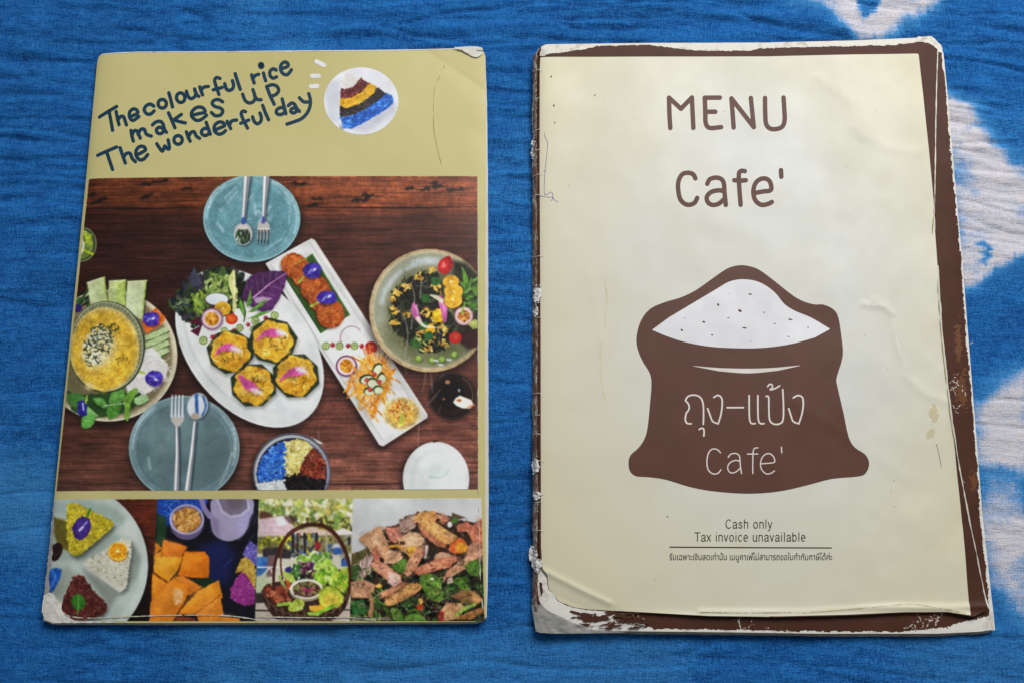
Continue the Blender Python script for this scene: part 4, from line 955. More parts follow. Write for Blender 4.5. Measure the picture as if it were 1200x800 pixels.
def chunk(pts, c, hi=None, sh=.55):
    p = np.asarray(pts, float); P.shadow(p, 1, 3, 3, sh); P.poly(p, c, tex=(22, 'f'), rag=.8, soft=.7)
    m = p.mean(0); ax = p[np.argmax(((p - m) ** 2).sum(1))] - m; ang = math.degrees(math.atan2(ax[1], ax[0]))
    P.scat(p, int(14 + 22 * np.hypot(*ax) / 20), (6, 16), (.8, 1.8), [tuple(min(255, v + 26) for v in c), tuple(v * .74 for v in c), tuple(v * .9 for v in c), tuple(min(255, v + 40) for v in c)], ang=(ang, 9), a=.4, soft=.8)
    if hi is not None: P.poly((p - m) * .5 + m + (-1, -2), hi, soft=4, a=.6)
chunk([(420, 630), (440, 618), (446, 616), (458, 646), (450, 654), (438, 650), (430, 640)], (196, 142, 104), (220, 176, 136))
chunk([(450, 618), (470, 617), (472, 630), (464, 636), (458, 634)], (196, 118, 96)); chunk([(438, 640), (446, 650), (444, 660), (440, 668), (437, 656)], (176, 96, 74))
chunk([(468, 612), (480, 604), (490, 604), (486, 618), (474, 624), (468, 622)], (168, 132, 118)); chunk([(484, 610), (490, 601), (508, 598), (513, 604), (510, 612), (494, 612)], (200, 136, 76), (216, 160, 90))
chunk([(514, 604), (522, 602), (526, 610), (518, 614)], (186, 118, 88)); chunk([(466, 632), (480, 622), (492, 624), (498, 632), (490, 644), (478, 650), (470, 644)], (206, 160, 122), (228, 190, 150))
chunk([(489, 604), (496, 603), (520, 618), (536, 628), (535, 634), (526, 638), (514, 634), (498, 620), (490, 612)], (202, 146, 84), (222, 176, 112)); chunk([(490, 612), (500, 622), (516, 634), (524, 638), (520, 642), (504, 634), (492, 622)], (168, 98, 66))
chunk([(536, 614), (548, 611), (554, 616), (562, 608), (568, 606), (568, 640), (556, 638), (548, 622), (536, 622)], (196, 112, 84)); chunk([(548, 640), (556, 634), (566, 640), (566, 656), (552, 660), (546, 652)], (190, 132, 104))
P.poly([(526, 642), (532, 632), (540, 630), (548, 638), (544, 646), (532, 648)], (206, 96, 46), smooth=True, tex=(26, 'f')); P.ell(541, 641, 7, 6, (222, 150, 44), soft=2)
P.poly([(476, 642), (486, 640), (494, 644), (488, 654), (480, 652)], (210, 156, 56), smooth=True, tex=(20, 'f')); P.line([(456, 640), (466, 639), (472, 642)], 3, (196, 140, 50), smooth=True); P.ell(471.5, 636, 3, 2.4, (50, 30, 22))
chunk([(450, 650), (458, 644), (470, 648), (472, 654), (462, 660), (450, 660)], (204, 154, 118)); chunk([(508, 650), (518, 646), (530, 650), (524, 658), (510, 660)], (196, 148, 118))
P.poly([(500, 648), (512, 642), (508, 656), (498, 660)], (40, 34, 28), soft=1.5); P.line([(500, 640), (498, 652)], 4, (214, 196, 190), soft=1.4)
chunk([(488, 642), (496, 640), (498, 646), (486, 668), (478, 676), (472, 670), (480, 654)], (190, 126, 92), (206, 150, 112)); chunk([(434, 660), (442, 656), (454, 662), (470, 674), (471, 682), (462, 686), (450, 676), (438, 668)], (206, 134, 104), (226, 168, 146))
P.poly([(456, 670), (466, 672), (470, 680), (462, 688), (454, 682)], (222, 190, 180), soft=1.6, a=.8)
chunk([(484, 668), (492, 662), (516, 654), (534, 650), (536, 656), (526, 664), (504, 670), (492, 674)], (186, 112, 82), (204, 136, 104)); chunk([(524, 668), (546, 652), (562, 642), (568, 646), (562, 656), (548, 664), (532, 674), (524, 676)], (196, 136, 104), (212, 160, 128))
P.line([(524, 670), (520, 680)], 3, (196, 130, 120), soft=1); P.poly([(524, 678), (530, 675), (531, 682), (524, 684)], (206, 176, 160))
chunk([(408, 682), (424, 678), (440, 684), (438, 694), (430, 700), (412, 700)], (178, 128, 96)); P.poly([(413, 662), (424, 656), (430, 648), (436, 656), (434, 672), (424, 676)], (190, 164, 150), rag=2, tex=(24, 'f'), soft=1)
P.scat([(414, 660), (434, 648), (436, 672), (420, 680)], 26, (6, 12), (1, 2), [(214, 190, 180), (170, 140, 126), (120, 90, 80)], ang=(110, 24))
P.poly([(405, 650), (420, 646), (432, 640), (430, 650), (418, 660), (405, 664)], (86, 82, 44), soft=1, tex=(24, 'f')); P.poly([(410, 664), (420, 660), (424, 668), (414, 676)], (56, 84, 40), tex=(20, 'f'))
chunk([(450, 700), (462, 690), (484, 682), (496, 684), (494, 690), (478, 700), (460, 709), (452, 709)], (200, 136, 76), (216, 160, 96)); chunk([(446, 694), (462, 686), (474, 684), (460, 694), (448, 700)], (186, 120, 84))
for q in ([(492, 678), (500, 672), (512, 674), (518, 684), (512, 692), (498, 694)], [(500, 690), (512, 690), (520, 694), (514, 704), (502, 700)], [(532, 680), (540, 676), (550, 688), (554, 694), (540, 690)], [(462, 660), (476, 654), (474, 668), (464, 668)], [(458, 712), (470, 716), (474, 728), (462, 726)], [(474, 722), (490, 718), (500, 728), (480, 732)], [(545, 662), (560, 656), (564, 672), (552, 674)]):
    P.poly(q, (86, 124, 44), smooth=True, rag=2, tex=(34, 'f'))
P.scat([(494, 676), (518, 676), (516, 700), (498, 700)], 16, (4, 9), (1.4, 2.4), [(126, 156, 60), (60, 90, 36)], curve=.6); P.ell(507, 677.5, 2.4, 1.6, (220, 226, 200), soft=.8)
P.poly([(411, 704), (426, 702), (430, 718), (414, 722)], (40, 92, 44), tex=(16, 'f'), soft=1); P.line([(432, 690), (436, 706), (434, 720)], 5, (166, 116, 84), soft=1, smooth=True); P.ell(444, 686, 4, 2.4, (214, 166, 80), soft=.8)
chunk([(528, 698), (544, 690), (558, 692), (566, 702), (560, 708), (544, 706)], (116, 78, 46), (160, 106, 64)); P.poly([(552, 692), (562, 698), (566, 704), (556, 707)], (196, 140, 86), soft=1.6)
chunk([(516, 714), (524, 706), (540, 706), (544, 714), (536, 724), (520, 728)], (192, 138, 96)); chunk([(534, 724), (550, 716), (568, 710), (568, 716), (552, 726)], (150, 96, 48)); P.line([(534, 720), (546, 712), (556, 708)], 4, (140, 166, 70), tex=(24, 'f'))
P.ell(517, 722, 4, 6, (150, 30, 24), soft=1); P.ell(492.5, 711, 4, 4, (200, 60, 30), soft=.8); P.ell(493, 704, 3, 4, (226, 176, 80), soft=.8)
P.scat([(450, 700), (530, 700), (530, 728), (450, 728)], 30, (1, 2), (.8, 1.4), [(200, 206, 190), (150, 170, 110)], a=.7)
P.scat([(405, 720), (450, 722), (450, 730), (405, 730)], 12, (10, 22), (.8, 1.5), [(220, 210, 196), (190, 170, 150)], ang=(3, 4), a=.7)
P.scat(PILE, 330, (3, 9), (.5, 1.2), [(226, 186, 160), (206, 150, 122), (120, 70, 50), (70, 44, 30), (190, 120, 96), (236, 206, 190), (40, 30, 22)], curve=.5, a=.42)
P.scat([(405, 665), (575, 650), (575, 735), (405, 735)], 260, (2, 7), (.6, 1.6), [(20, 30, 14), (30, 44, 20), (110, 146, 66), (70, 106, 42), (14, 14, 10), (140, 170, 96)], curve=.7, a=.55)
P.poly([(530, 600), (546, 606), (528, 610)], (90, 70, 50), soft=1); P.ell(533, 609.5, 3.4, 4, (70, 116, 46), soft=.8); P.ell(527, 614, 2.8, 3.4, (226, 222, 220), soft=1)

# round picture of a rice wedge
EMB = ellpts(423.2, 118.5, 44.4, 40.2, 0, 64)
P.begin(EMB, 1 / .86); P.mb = (376, 76, 470, 162); P.mask = sss(2.2, -.6, sd_poly(P.X, P.Y, EMB)); P.gain[:] = np.where(P.mask > 0, 1 / .86, P.gain)
P.img = P.img * (1 - P.mask[..., None]) + np.array([222, 223, 229]) * P.mask[..., None]
P.poly([(379, 100), (399, 92), (398, 152), (386, 140)], (204, 206, 216), soft=4, a=.8); P.poly([(404, 150), (462, 122), (464, 132), (430, 156)], (190, 190, 204), soft=5, a=.8); P.poly([(398, 146), (404, 150), (402, 154), (398, 152)], (150, 150, 160), soft=2)
P.poly([(399.5, 96), (404, 87), (411, 85), (418, 90), (423, 95), (412, 103), (404, 104)], (214, 211, 204), rag=1, tex=(14, 'f'))
WB1 = [(400, 102), (403, 105), (413, 103), (423, 92.5), (433, 98), (425, 108), (412, 115), (399, 116.5)]
WB2 = [(399, 116.5), (412, 115), (425, 108), (433, 98), (442, 102), (438, 110), (420, 123), (406, 127), (398.5, 125)]
WB3 = [(398.5, 125), (406, 127), (420, 123), (438, 110), (442, 103), (453, 110), (440, 122), (418, 134), (398.5, 138)]
WB4 = [(398.5, 138), (418, 134), (440, 121), (453, 109), (460, 113), (461.5, 120), (453, 128.5), (425, 145), (411, 151.5), (402, 150)]
for q, c, cs in ((WB1, (92, 34, 36), [(120, 52, 50), (70, 22, 26), (150, 90, 84), (96, 36, 40)]), (WB2, (226, 170, 34), [(240, 190, 60), (206, 146, 24), (234, 180, 40)]), (WB3, (40, 34, 34), [(66, 58, 56), (26, 22, 22), (90, 80, 74)]), (WB4, (34, 94, 190), [(70, 136, 226), (28, 78, 170), (96, 160, 236), (40, 104, 206)])):
    P.poly(q, c, rag=1, tex=(14, 'f')); P.scat(q, 120, (2, 3.6), (.8, 1.4), cs, a=.85)
P.mask = None; P.mb = None
PRINT = P.material()

# ------------------------------------------------------------------ shared ink and paper
def ink(name, c, rough=.36, edge=0.0):
    t = NT(name); c = lin(c)
    v = t.coord(); n = t.noise(60, v, 3)
    t.l(t.ramp(n, [(.3, tuple(c * .9)), (.7, tuple(np.clip(c * 1.06, 0, 1)))]), t.b.inputs['Base Color'])
    t.b.inputs['Roughness'].default_value = rough; t.b.inputs['Specular IOR Level'].default_value = .32
    b = t.bump(t.noise(20, v, 2), .16, .004); t.l(b, t.b.inputs['Normal'])
    return t.m

def torn_paper(name, c=(232, 228, 218), dark=(176, 168, 150)):
    t = NT(name); v = t.coord()
    n = t.noise(160, v, 5, .6)
    t.l(t.ramp(n, [(.24, tuple(lin(dark))), (.46, tuple(lin(c)))]), t.b.inputs['Base Color'])
    t.b.inputs['Roughness'].default_value = .85; t.b.inputs['Specular IOR Level'].default_value = .2
    t.l(t.bump(t.noise(300, v, 4, .7), .35, .0008), t.b.inputs['Normal'])
    return t.m

M_PAGE = paper('page_paper', (226, 222, 206), .16, .7, .2, 60)
M_TORN = torn_paper('torn_paper')

def letters(name, strokes, wd, bbox, zf, h, mat, parent, label=None, cell=.42, off=.00008, rag=0):
    def f(X, Y):
        d = np.full(X.shape, 1e9)
        for s_ in strokes: np.minimum(d, sd_line(X, Y, cr(s_, 5) if len(s_) > 2 else s_, wd), out=d)
        if rag: d = d + rag * (fbm(X / 4.2, Y / 11, 401, 3) - .5)
        return d
    o = decal(name, f, bbox, cell, zf, h, off, mat, parent)
    if o and label: o['label'] = label
    return o
def loop(cx, cy, rx, ry, rot=0, n=14):
    p = ellpts(cx, cy, rx, ry, rot, n); return [tuple(q) for q in p] + [tuple(p[0]), tuple(p[1])]

# ------------------------------------------------------------------ left menu: stapled booklet with a picture cover
def leftx(y): return 113.4 - .0994 * (np.asarray(y, float) - 64)
def zl(t, dogear=True):
    def f(px, py):
        px = np.asarray(px, float); py = np.asarray(py, float)
        d = np.maximum(px - leftx(py), 0)
        b = .42 + .58 * (1 - np.exp(-(d + 1) / 9.0))
        b = b * (1 - .16 * np.exp(-np.maximum(572 - px, 0) / 14)) * (1 - .10 * np.exp(-np.maximum(729 - py, 0) / 7))
        z = t * b * (1 + .10 * (fbm(px / 130, py / 130, 91, 2) - .5))
        if dogear:
            q = ((px - 513) * .56 - (py - 70) * .83) / 1.0
            z = z + np.where(q > 0, .00003 * q, 0) * sss(0, 6, q)
        return z
    return f
book = thing('menu_booklet', 'khaki picture menu with blue hand lettering and food photos, stapled at its left edge', 'menu')
LT = [(114, 66), (115.4, 63.8), (119, 62.6), (160, 61), (300, 60), (430, 59), (500, 58), (556, 57.4), (563, 58.5), (567, 62), (568.4, 66)]
LL = [(114, 66), (112.4, 72), (105.8, 140), (100, 200), (90, 300), (80, 400), (70.4, 495), (62.6, 574), (55, 650), (49.4, 700), (47.4, 714), (48.5, 721)]
LB = [(48.5, 721), (52, 727.5), (60, 729), (200, 729.4), (400, 729), (556, 728), (564, 726.4), (567.4, 721)]
LR = [(568.4, 66), (568, 120), (566, 200), (563, 300), (561.6, 400), (561.4, 500), (562, 573), (563.6, 640), (565, 690), (567.4, 721)]
def outer(pl, dx, dy): return [(x + dx, y + dy) for x, y in pl]
rr = [(568.6, 66), (570.6, 120), (571.6, 200), (572, 300), (572.2, 400), (572.4, 500), (572.6, 573), (572.2, 640), (571.4, 700), (570, 722)]
def rmix(k): return [(a[0] + (b[0] - a[0]) * k, a[1]) for a, b in zip(LR, rr)]
M_COVER = paper('khaki_cover', (212, 202, 142), .06, .38, .34, 9, .45, .05, (200, 189, 126))
M_BACK = paper('grey_back_cover', (206, 204, 196), .14, .5, .3, 40)
lay = [('back_cover', .0008, 1.0, 2.6, M_BACK), ('page', .0013, .96, 2.0, M_PAGE), ('page', .0018, .82, 1.6, M_PAGE), ('page', .0023, .70, 1.2, M_PAGE), ('page', .0028, .62, .6, M_COVER)]
for k, (nm, t_, kr, db, m) in enumerate(lay):
    R_ = rmix(kr); B_ = outer(LB, 0, db); L_ = outer(LL, -.2, .2)
    B_[0] = L_[-1]; R_[-1] = (R_[-1][0], B_[-1][1]); B_[-1] = R_[-1]
    T_ = outer(LT, 0, -.2); T_[0] = L_[0]; R_[0] = (T_[-1][0] + .3 * kr, T_[-1][1]); T_[-1] = R_[0]
    sheet(nm, T_, B_, L_, R_, zl(t_), LH, .00016, m, book, 70, 90, rag=.35, seed=k * 7)
zc = zl(LH)
sheet('front_cover', LT, LB, LL, LR, zc, LH, .0002, M_COVER, book, 260, 340)

def panel(name, quad, off=.00005, extra=None, label=None, parent=book):
    q = np.asarray(quad, float)
    def f(X, Y):
        d = sd_poly(X, Y, q)
        d = np.maximum(d, leftx(Y) + 1.4 - X)
        if extra: d = np.maximum(d, extra(X, Y))
        return d
    o = decal(name, f, (q[:, 0].min() - 1, q[:, 1].min() - 1, q[:, 0].max() + 1, q[:, 1].max() + 1), 1.6, zc, LH, off, PRINT, parent, P.uv)
    if label: o['label'] = label
    return o
bot = lambda X, Y: Y - 727.2
ph = panel('food_photo', MAIN, label='large printed photo of dishes on a dark plank table')
for kk, (nm, pts, lb) in enumerate((('printed_plate', ellpts(295, 256.5, 57, 51, 0, 48), 'blue-grey plate with spoon and fork at the top'), ('printed_plate', ellpts(216, 524.5, 65, 61.5, 0, 48), 'blue-grey plate with fork and spoon at the bottom'),
                    ('printed_platter', OV, 'white oval platter of four yellow custard cups'), ('printed_dish', LONG, 'long white dish of fritters and carrot shreds'),
                    ('printed_bowl', OB, 'olive stoneware bowl of dark salad'), ('printed_bowl', BO, 'bowl of custard dip with cucumber and herbs'),
                    ('printed_bowl', RB, 'dark rimmed bowl of five coloured rices'), ('printed_bowl', WB, 'empty white bowl'), ('printed_glass', ellpts(530, 463.5, 27, 27, 0, 40), 'dark drinking glass'))):
    ml = np.asarray(MAIN)
    e = lambda X, Y, ml=ml: sd_poly(X, Y, ml) + .3
    lift = .00008 + .00002 * kk
    o = panel(nm, pts, lift, e, lb, ph)
for q, lb in ((Q1, 'printed photo of yellow, white and red rice on a white plate'), (Q2, 'printed photo of pumpkin pieces, jug and peanuts'), (Q3, 'printed photo of a basket of greens'), (Q4, 'printed photo of shredded crab on greens')):
    panel('food_photo', q, extra=bot, label=lb)
panel('rice_emblem', ellpts(423.2, 118.5, 43.6, 39.4, 0, 64), label='white disc with a striped wedge of coloured rice')

f7 = lambda s_: [(100 + x * .1875, 60 + y * .1875) for x, y in s_]
f8 = lambda s_: [(230 + x * .1875, 60 + y * .1875) for x, y in s_]
M_TEAL = ink('teal_ink', (26, 62, 84))
line1 = [f7(q) for q in ([(85, 410), (140, 378), (195, 347)], [(148, 378), (158, 430), (170, 495)], [(192, 378), (200, 420), (210, 460)], [(205, 430), (220, 410), (238, 410), (248, 435), (257, 462)],
        [(278, 412), (325, 390), (322, 370), (300, 362), (277, 382), (277, 415), (298, 434), (335, 410)], [(428, 345), (405, 332), (378, 345), (368, 370), (385, 393), (408, 394), (430, 375)],
        loop(481, 330, 26, 27), [(522, 262), (534, 305), (545, 350)], loop(596, 292, 26, 30, -10), [(632, 252), (643, 285), (662, 298), (685, 285), (690, 262), (683, 238)], [(684, 245), (698, 275), (710, 284)])] + \
        [f8(q) for q in ([(22, 225), (30, 250), (40, 275)], [(30, 252), (45, 228), (76, 222)], [(148, 172), (128, 166), (115, 182), (122, 215), (142, 272)], [(106, 243), (135, 236), (162, 228)],
        [(178, 205), (187, 235), (205, 247), (228, 235), (233, 210), (226, 186)], [(243, 142), (258, 190), (275, 240)], [(346, 150), (353, 175), (362, 200)], [(353, 176), (368, 154), (390, 146)], [(420, 138), (426, 162), (434, 186)],
        [(408, 86), (405, 90), (403, 94)], [(500, 120), (480, 112), (461, 128), (462, 155), (480, 170), (502, 162)], [(532, 112), (572, 96), (570, 76), (550, 70), (530, 88), (528, 118), (543, 142), (570, 148), (595, 118)])]
line2 = [f7(q) for q in ([(285, 497), (291, 530), (300, 563)], [(290, 530), (305, 500), (322, 500), (335, 525), (343, 545)], [(330, 522), (345, 492), (368, 490), (382, 520), (412, 532)],
        [(420, 462), (440, 445), (468, 440), (486, 458), (495, 490), (507, 508)], loop(466, 497, 22, 20), [(520, 387), (540, 432), (560, 480)], [(600, 397), (570, 418), (545, 436)], [(558, 432), (590, 442), (625, 450)],
        [(668, 402), (705, 393), (748, 382), (735, 356), (700, 352), (670, 375), (664, 405), (690, 432), (722, 430), (758, 402)])] + \
        [f8(q) for q in ([(165, 318), (140, 304), (110, 310), (100, 330), (118, 348), (150, 357), (166, 375), (152, 400), (120, 405), (95, 385)],
        [(290, 270), (303, 305), (325, 324), (352, 320), (368, 295), (362, 265), (354, 242)], [(364, 278), (380, 302), (405, 305)], [(440, 222), (462, 280), (487, 333)], [(442, 222), (475, 211), (505, 222), (515, 248), (498, 272), (470, 282)])]
line3 = [f7(q) for q in ([(75, 650), (135, 625), (195, 600)], [(132, 628), (150, 682), (170, 740)], [(217, 605), (232, 650), (250, 700)], [(238, 668), (255, 642), (280, 640), (292, 670), (313, 692)],
        [(320, 650), (350, 636), (376, 618), (365, 598), (338, 598), (318, 622), (318, 655), (340, 680), (365, 676), (390, 648)], [(447, 580), (462, 604), (481, 626), (490, 610), (497, 594), (508, 608), (524, 612), (524, 590), (518, 556)],
        loop(580, 556, 26, 27), [(632, 506), (642, 535), (655, 564)], [(643, 542), (660, 510), (680, 506), (694, 532), (714, 546)])] + \
        [f8(q) for q in (loop(57, 506, 25, 22, -20), [(62, 446), (75, 484), (88, 520)], [(115, 494), (150, 480), (178, 466), (163, 446), (138, 446), (114, 468), (114, 500), (140, 520), (165, 514), (183, 498)],
        [(193, 440), (204, 462), (215, 485)], [(207, 465), (222, 438), (252, 432)], [(308, 380), (292, 376), (281, 392), (294, 430), (320, 482)], [(278, 452), (303, 442), (328, 432)],
        [(352, 412), (362, 440), (382, 455), (403, 440), (406, 412), (398, 388)], [(415, 340), (432, 386), (452, 430)], loop(527, 376, 28, 21, -20), [(537, 300), (548, 345), (560, 392)],
        [(575, 342), (596, 326), (615, 334), (628, 358), (645, 378)], loop(609, 372, 19, 15, -20), [(645, 293), (672, 318), (708, 318)], [(703, 267), (713, 305), (710, 350), (690, 392), (655, 425), (610, 443), (567, 457)])]
for st, bb, lb in ((line1, (112, 68, 346, 158), 'The colourful rice, in dark teal hand lettering'), (line2, (146, 92, 332, 170), 'makes up, in dark teal hand lettering'), (line3, (110, 104, 370, 204), 'The wonderful day, in dark teal hand lettering')):
    letters('lettering', st, 4.1, bb, zc, LH, M_TEAL, book, lb)
letters('ink_dot', [[(305.9, 76.6), (306, 77.2), (306.2, 77.6)]], 7.6, (300, 70, 312, 84), zc, LH, M_TEAL, book)
M_WHITE = ink('white_ink', (236, 236, 236))
for q in ([(371, 72.4), (379.5, 76.6)], [(366, 89.2), (373.6, 89.2)], [(364.6, 101.6), (371.6, 101)]):
    letters('white_dash', [q], 5, (360, 68, 386, 106), zc, LH, M_WHITE, book)
# wear on the booklet
M_SCR = ink('scratch_mark', (148, 138, 94), .6)
letters('scratch', [[(521, 77), (514, 92), (509, 106), (508, 128), (508.4, 152), (512, 172), (517, 192)]], .55, (500, 70, 530, 200), zc, LH, M_SCR, book, 'thin bent scratch below the top right corner', .35, rag=0.9)
zf_flap = lambda X, Y: zc(X, Y) + .0007 + .00006 * np.maximum(0, 66 - Y)
decal('folded_corner', lambda X, Y: np.minimum(sd_poly(X, Y, [(532, 57.8), (541, 60.4), (547, 64), (553, 67.6), (559, 68.8), (563.4, 66.4), (566.4, 63.6), (563, 62), (556, 61.6), (566.8, 61), (565, 58.6), (560, 57.2), (548, 56.8)]) + 1.0 * (fbm(X / 4, Y / 2.5, 17, 3) - .5), 9e9), (530, 52, 572, 74), .5, zf_flap, LH, 0, M_TORN, book)
decal('torn_corner', lambda X, Y: sd_poly(X, Y, [(50, 697), (57, 693.6), (63, 696), (67, 702), (73, 706), (72, 713), (76, 720), (88, 727), (150, 728.4), (62, 729.6), (52, 726), (47.6, 716)]) + 1.2 * (fbm(X / 4, Y / 4, 3, 2) - .5), (44, 688, 156, 732), .6,
      lambda X, Y: zc(X, Y) + .0003 + .0005 * (fbm(X / 7, Y / 7, 31, 2) - .2), LH, 0, M_TORN, book)
decal('peeled_edge', lambda X, Y: np.maximum(X - leftx(Y) - 2.6 - 5.5 * sss(598, 640, Y) * fbm(X / 30, Y / 16, 13, 3), np.maximum(587 - Y, np.maximum(Y - 702, leftx(Y) - .6 - X))) + 2.4 * (fbm(X / 2.6, Y / 4, 14, 3) - .5) + .4, (42, 580, 80, 706), .6, zc, LH, .0002, torn_paper('peeled_laminate', (170, 170, 166), (96, 90, 88)), book)
M_FILM = ink('film_edge', (206, 200, 184), .3)
letters('laminate_edge', [[(74, 717), (84, 722), (110, 723.6), (150, 722), (200, 720.4), (260, 720.4), (298, 725), (300, 728)]], 1.0, (70, 712, 305, 730), lambda X, Y: zc(X, Y) + .0004, LH, M_FILM, book, None, .4, rag=1.6)
letters('laminate_edge', [[(300, 722), (360, 723), (412, 723), (440, 727)]], .9, (296, 718, 446, 730), lambda X, Y: zc(X, Y) + .0004, LH, M_FILM, book, None, .4, rag=1.6)
letters('laminate_edge', [[(561, 250), (560.4, 400), (560.2, 500), (560.6, 573), (562, 640), (563.4, 690), (566, 712)]], .8, (556, 245, 570, 716), lambda X, Y: zc(X, Y) + .0003, LH, M_FILM, book, None, .4, rag=1.6)
decal('worn_edge', lambda X, Y: np.maximum(Y - np.interp(X, [119, 160, 300, 430, 500, 556], [62.6, 61, 60, 59, 58, 57.4]) - .9 - 1.0 * (fbm(X / 18, Y, 5, 2) - .3), np.interp(X, [119, 160, 300, 430, 500, 556], [62.6, 61, 60, 59, 58, 57.4]) - Y) + np.where((X < 118) | (X > 560), 9, 0), (112, 55, 566, 66), .6, zc, LH, .00012, M_TORN, book)
decal('worn_edge', lambda X, Y: np.maximum(567.9 - (Y - 66) * .0105 - X + .5 - 1.4 * (fbm(X / 3, Y / 6, 15, 3) - .2), np.maximum(X - np.interp(Y, [66, 120, 200, 300, 330], [568.4, 568, 566, 563, 562.5]), np.maximum(68 - Y, Y - 320))), (558, 66, 571, 322), .6, zc, LH, .00012, M_TORN, book)

# ------------------------------------------------------------------ right menu: worn laminated cafe menu
RH = 0.0044
menu = thing('cafe_menu', 'worn cream and brown menu with a sack of flour emblem and torn white edges', 'menu')
def rx_edge(y): return np.interp(y, [50, 60, 100, 200, 300, 400, 500, 600, 700, 740], [1103, 1106, 1110, 1119, 1129, 1137, 1145, 1153, 1164, 1168.5])
def cov_edge(y): return np.interp(y, [50, 57, 150, 253, 330, 380, 440, 490, 534, 620, 713, 740], [1098, 1100, 1097.5, 1096, 1100.5, 1103.5, 1109.5, 1115.5, 1122.5, 1139, 1158.5, 1160])
CREASE = np.array([(1024, 352), (1040, 360), (1046, 376), (1050, 396), (1054, 414), (1060, 430)], float)
BENDS = [(CREASE, .0003, 5), (np.array([(1012, 357), (1034, 360), (1046, 368)], float), .0003, 4), (np.array([(1060, 440), (1085, 462), (1108, 470)], float), .0003, 6), (np.array([(1000, 150), (1040, 172), (1078, 178)], float), .00025, 8),
         (np.array([(930, 470), (1010, 520), (1060, 560)], float), .00018, 9), (np.array([(690, 320), (706, 400), (708, 466)], float), .00008, 6), (np.array([(637, 668), (660, 680), (688, 694), (714, 706)], float), .0005, 4),
         (np.array([(820, 716), (940, 716), (1050, 709), (1100, 712), (1135, 719)], float), .0004, 3.5), (np.array([(960, 90), (1000, 120), (1010, 160)], float), .0003, 7)]
def zr(t, top=False):
    def f(px, py):
        px = np.asarray(px, float); py = np.asarray(py, float)
        b = .30 + .70 * (1 - np.exp(-np.maximum(px - 624, 0) / 5.5))
        z = t * b
        e = np.maximum(rx_edge(py) - px, 0)
        z = z * (1 - .34 * np.exp(-e / 16) * sss(120, 330, py))
        z = z * (1 - .12 * np.exp(-np.maximum(742 - py, 0) / 9) - .10 * np.exp(-np.maximum(py - 47, 0) / 9))
        z = z + t * .10 * (fbm(px / 120, py / 120, 191, 2) - .5)
        if top:
            right = sss(900, 1060, px)
            z = z + .0011 * (fbm(px / 95, py / 95, 195, 2) - .5) * (.35 + .65 * right)
            z = z + .0006 * (fbm(px / 26, py / 34, 197, 2) - .5) * right * sss(120, 300, py)
            c = np.maximum(cov_edge(py) - px, 0)
            z = z + .0009 * np.exp(-c / 5) * sss(270, 340, py)
            z = z + .0011 * np.exp(-np.maximum(721 - py, 0) / 5) * sss(700, 800, px)
            z = z + .0007 * np.exp(-(((py - 712) + (px - 1060) * .02) / 4) ** 2) * sss(1000, 1060, px)
            for pl, hgt, wdt in BENDS:
                z = z + hgt * np.exp(-(sd_line(px, py, pl, 0) / wdt) ** 2)
            # dog-eared lower left corner, bent along a crease
            q = ((py - 668) * .90 - (px - 637) * .44)
            z = z - .00004 * np.maximum(q, 0)
            z = np.maximum(z, .0037 * b)
        return z
    return f
M_BROWN = paper('brown_laminate', (84, 52, 40), .22, .50, .13, 60, .5, .06)
M_BRINK = ink('brown_print', (92, 55, 40), .52)
M_RPAGE = paper('worn_page_edge', (206, 202, 186), .35, .8, .2, 90)
M_GREY = paper('clear_film_over_paper', (166, 164, 158), .3, .4, .4, 60, .6)
def stack(nm, t_, dl, dtop, db, dr, m, thick=.00016, rag=.5, seed=0, nu=80, nv=110):
    ys = np.linspace(52 - dtop, 736 + db, 26)
    R_ = [(float(rx_edge(y)) + dr, float(y)) for y in ys]
    L_ = [(float(np.interp(y, [50, 90, 240, 420, 650, 740], [630, 626, 625, 625.5, 626.5, 631])) + dl, float(y)) for y in np.linspace(60 - dtop, 728 + db, 24)]
    T_ = [L_[0], (634 + dl, 52 - dtop), (640 + dl, 50.5 - dtop), (760, 49 - dtop), (900, 48.5 - dtop), (1000, 46 - dtop), (1080, 42.5 - dtop), (1092, 42.5 - dtop), R_[0]]
    R_[0] = (1103 + dr, 50 - dtop); T_[-1] = R_[0]
    R_[-1] = (R_[-1][0], 733 + db)
    B_ = [L_[-1], (640 + dl, 735 + db), (700, 736.6 + db), (860, 738.4 + db), (1000, 740.6 + db), (1100, 740 + db), (1150, 737.6 + db), (1163, 736 + db), R_[-1]]
    return sheet(nm, T_, B_, L_, R_, zr(t_), RH, thick, m, menu, nu, nv, rag, seed)
stack('back_cover', .0008, -1.0, 1.4, 5.4, .6, M_GREY, rag=.8, seed=3)
stack('page', .0013, -.4, 1.2, 4.6, .9, M_RPAGE, rag=.9, seed=11)
stack('page', .0018, -.2, .9, 3.8, .5, M_RPAGE, rag=.9, seed=17)
stack('page', .0023, 0, .6, 3.0, .9, M_RPAGE, rag=.9, seed=23)
stack('page', .0028, .2, .3, 2.2, .3, M_RPAGE, rag=.9, seed=29)
stack('brown_page', .0033, .4, 0, 1.2, 0, M_BROWN, .00022, rag=.5, seed=37, nu=160, nv=200)
zb = zr(.0033)

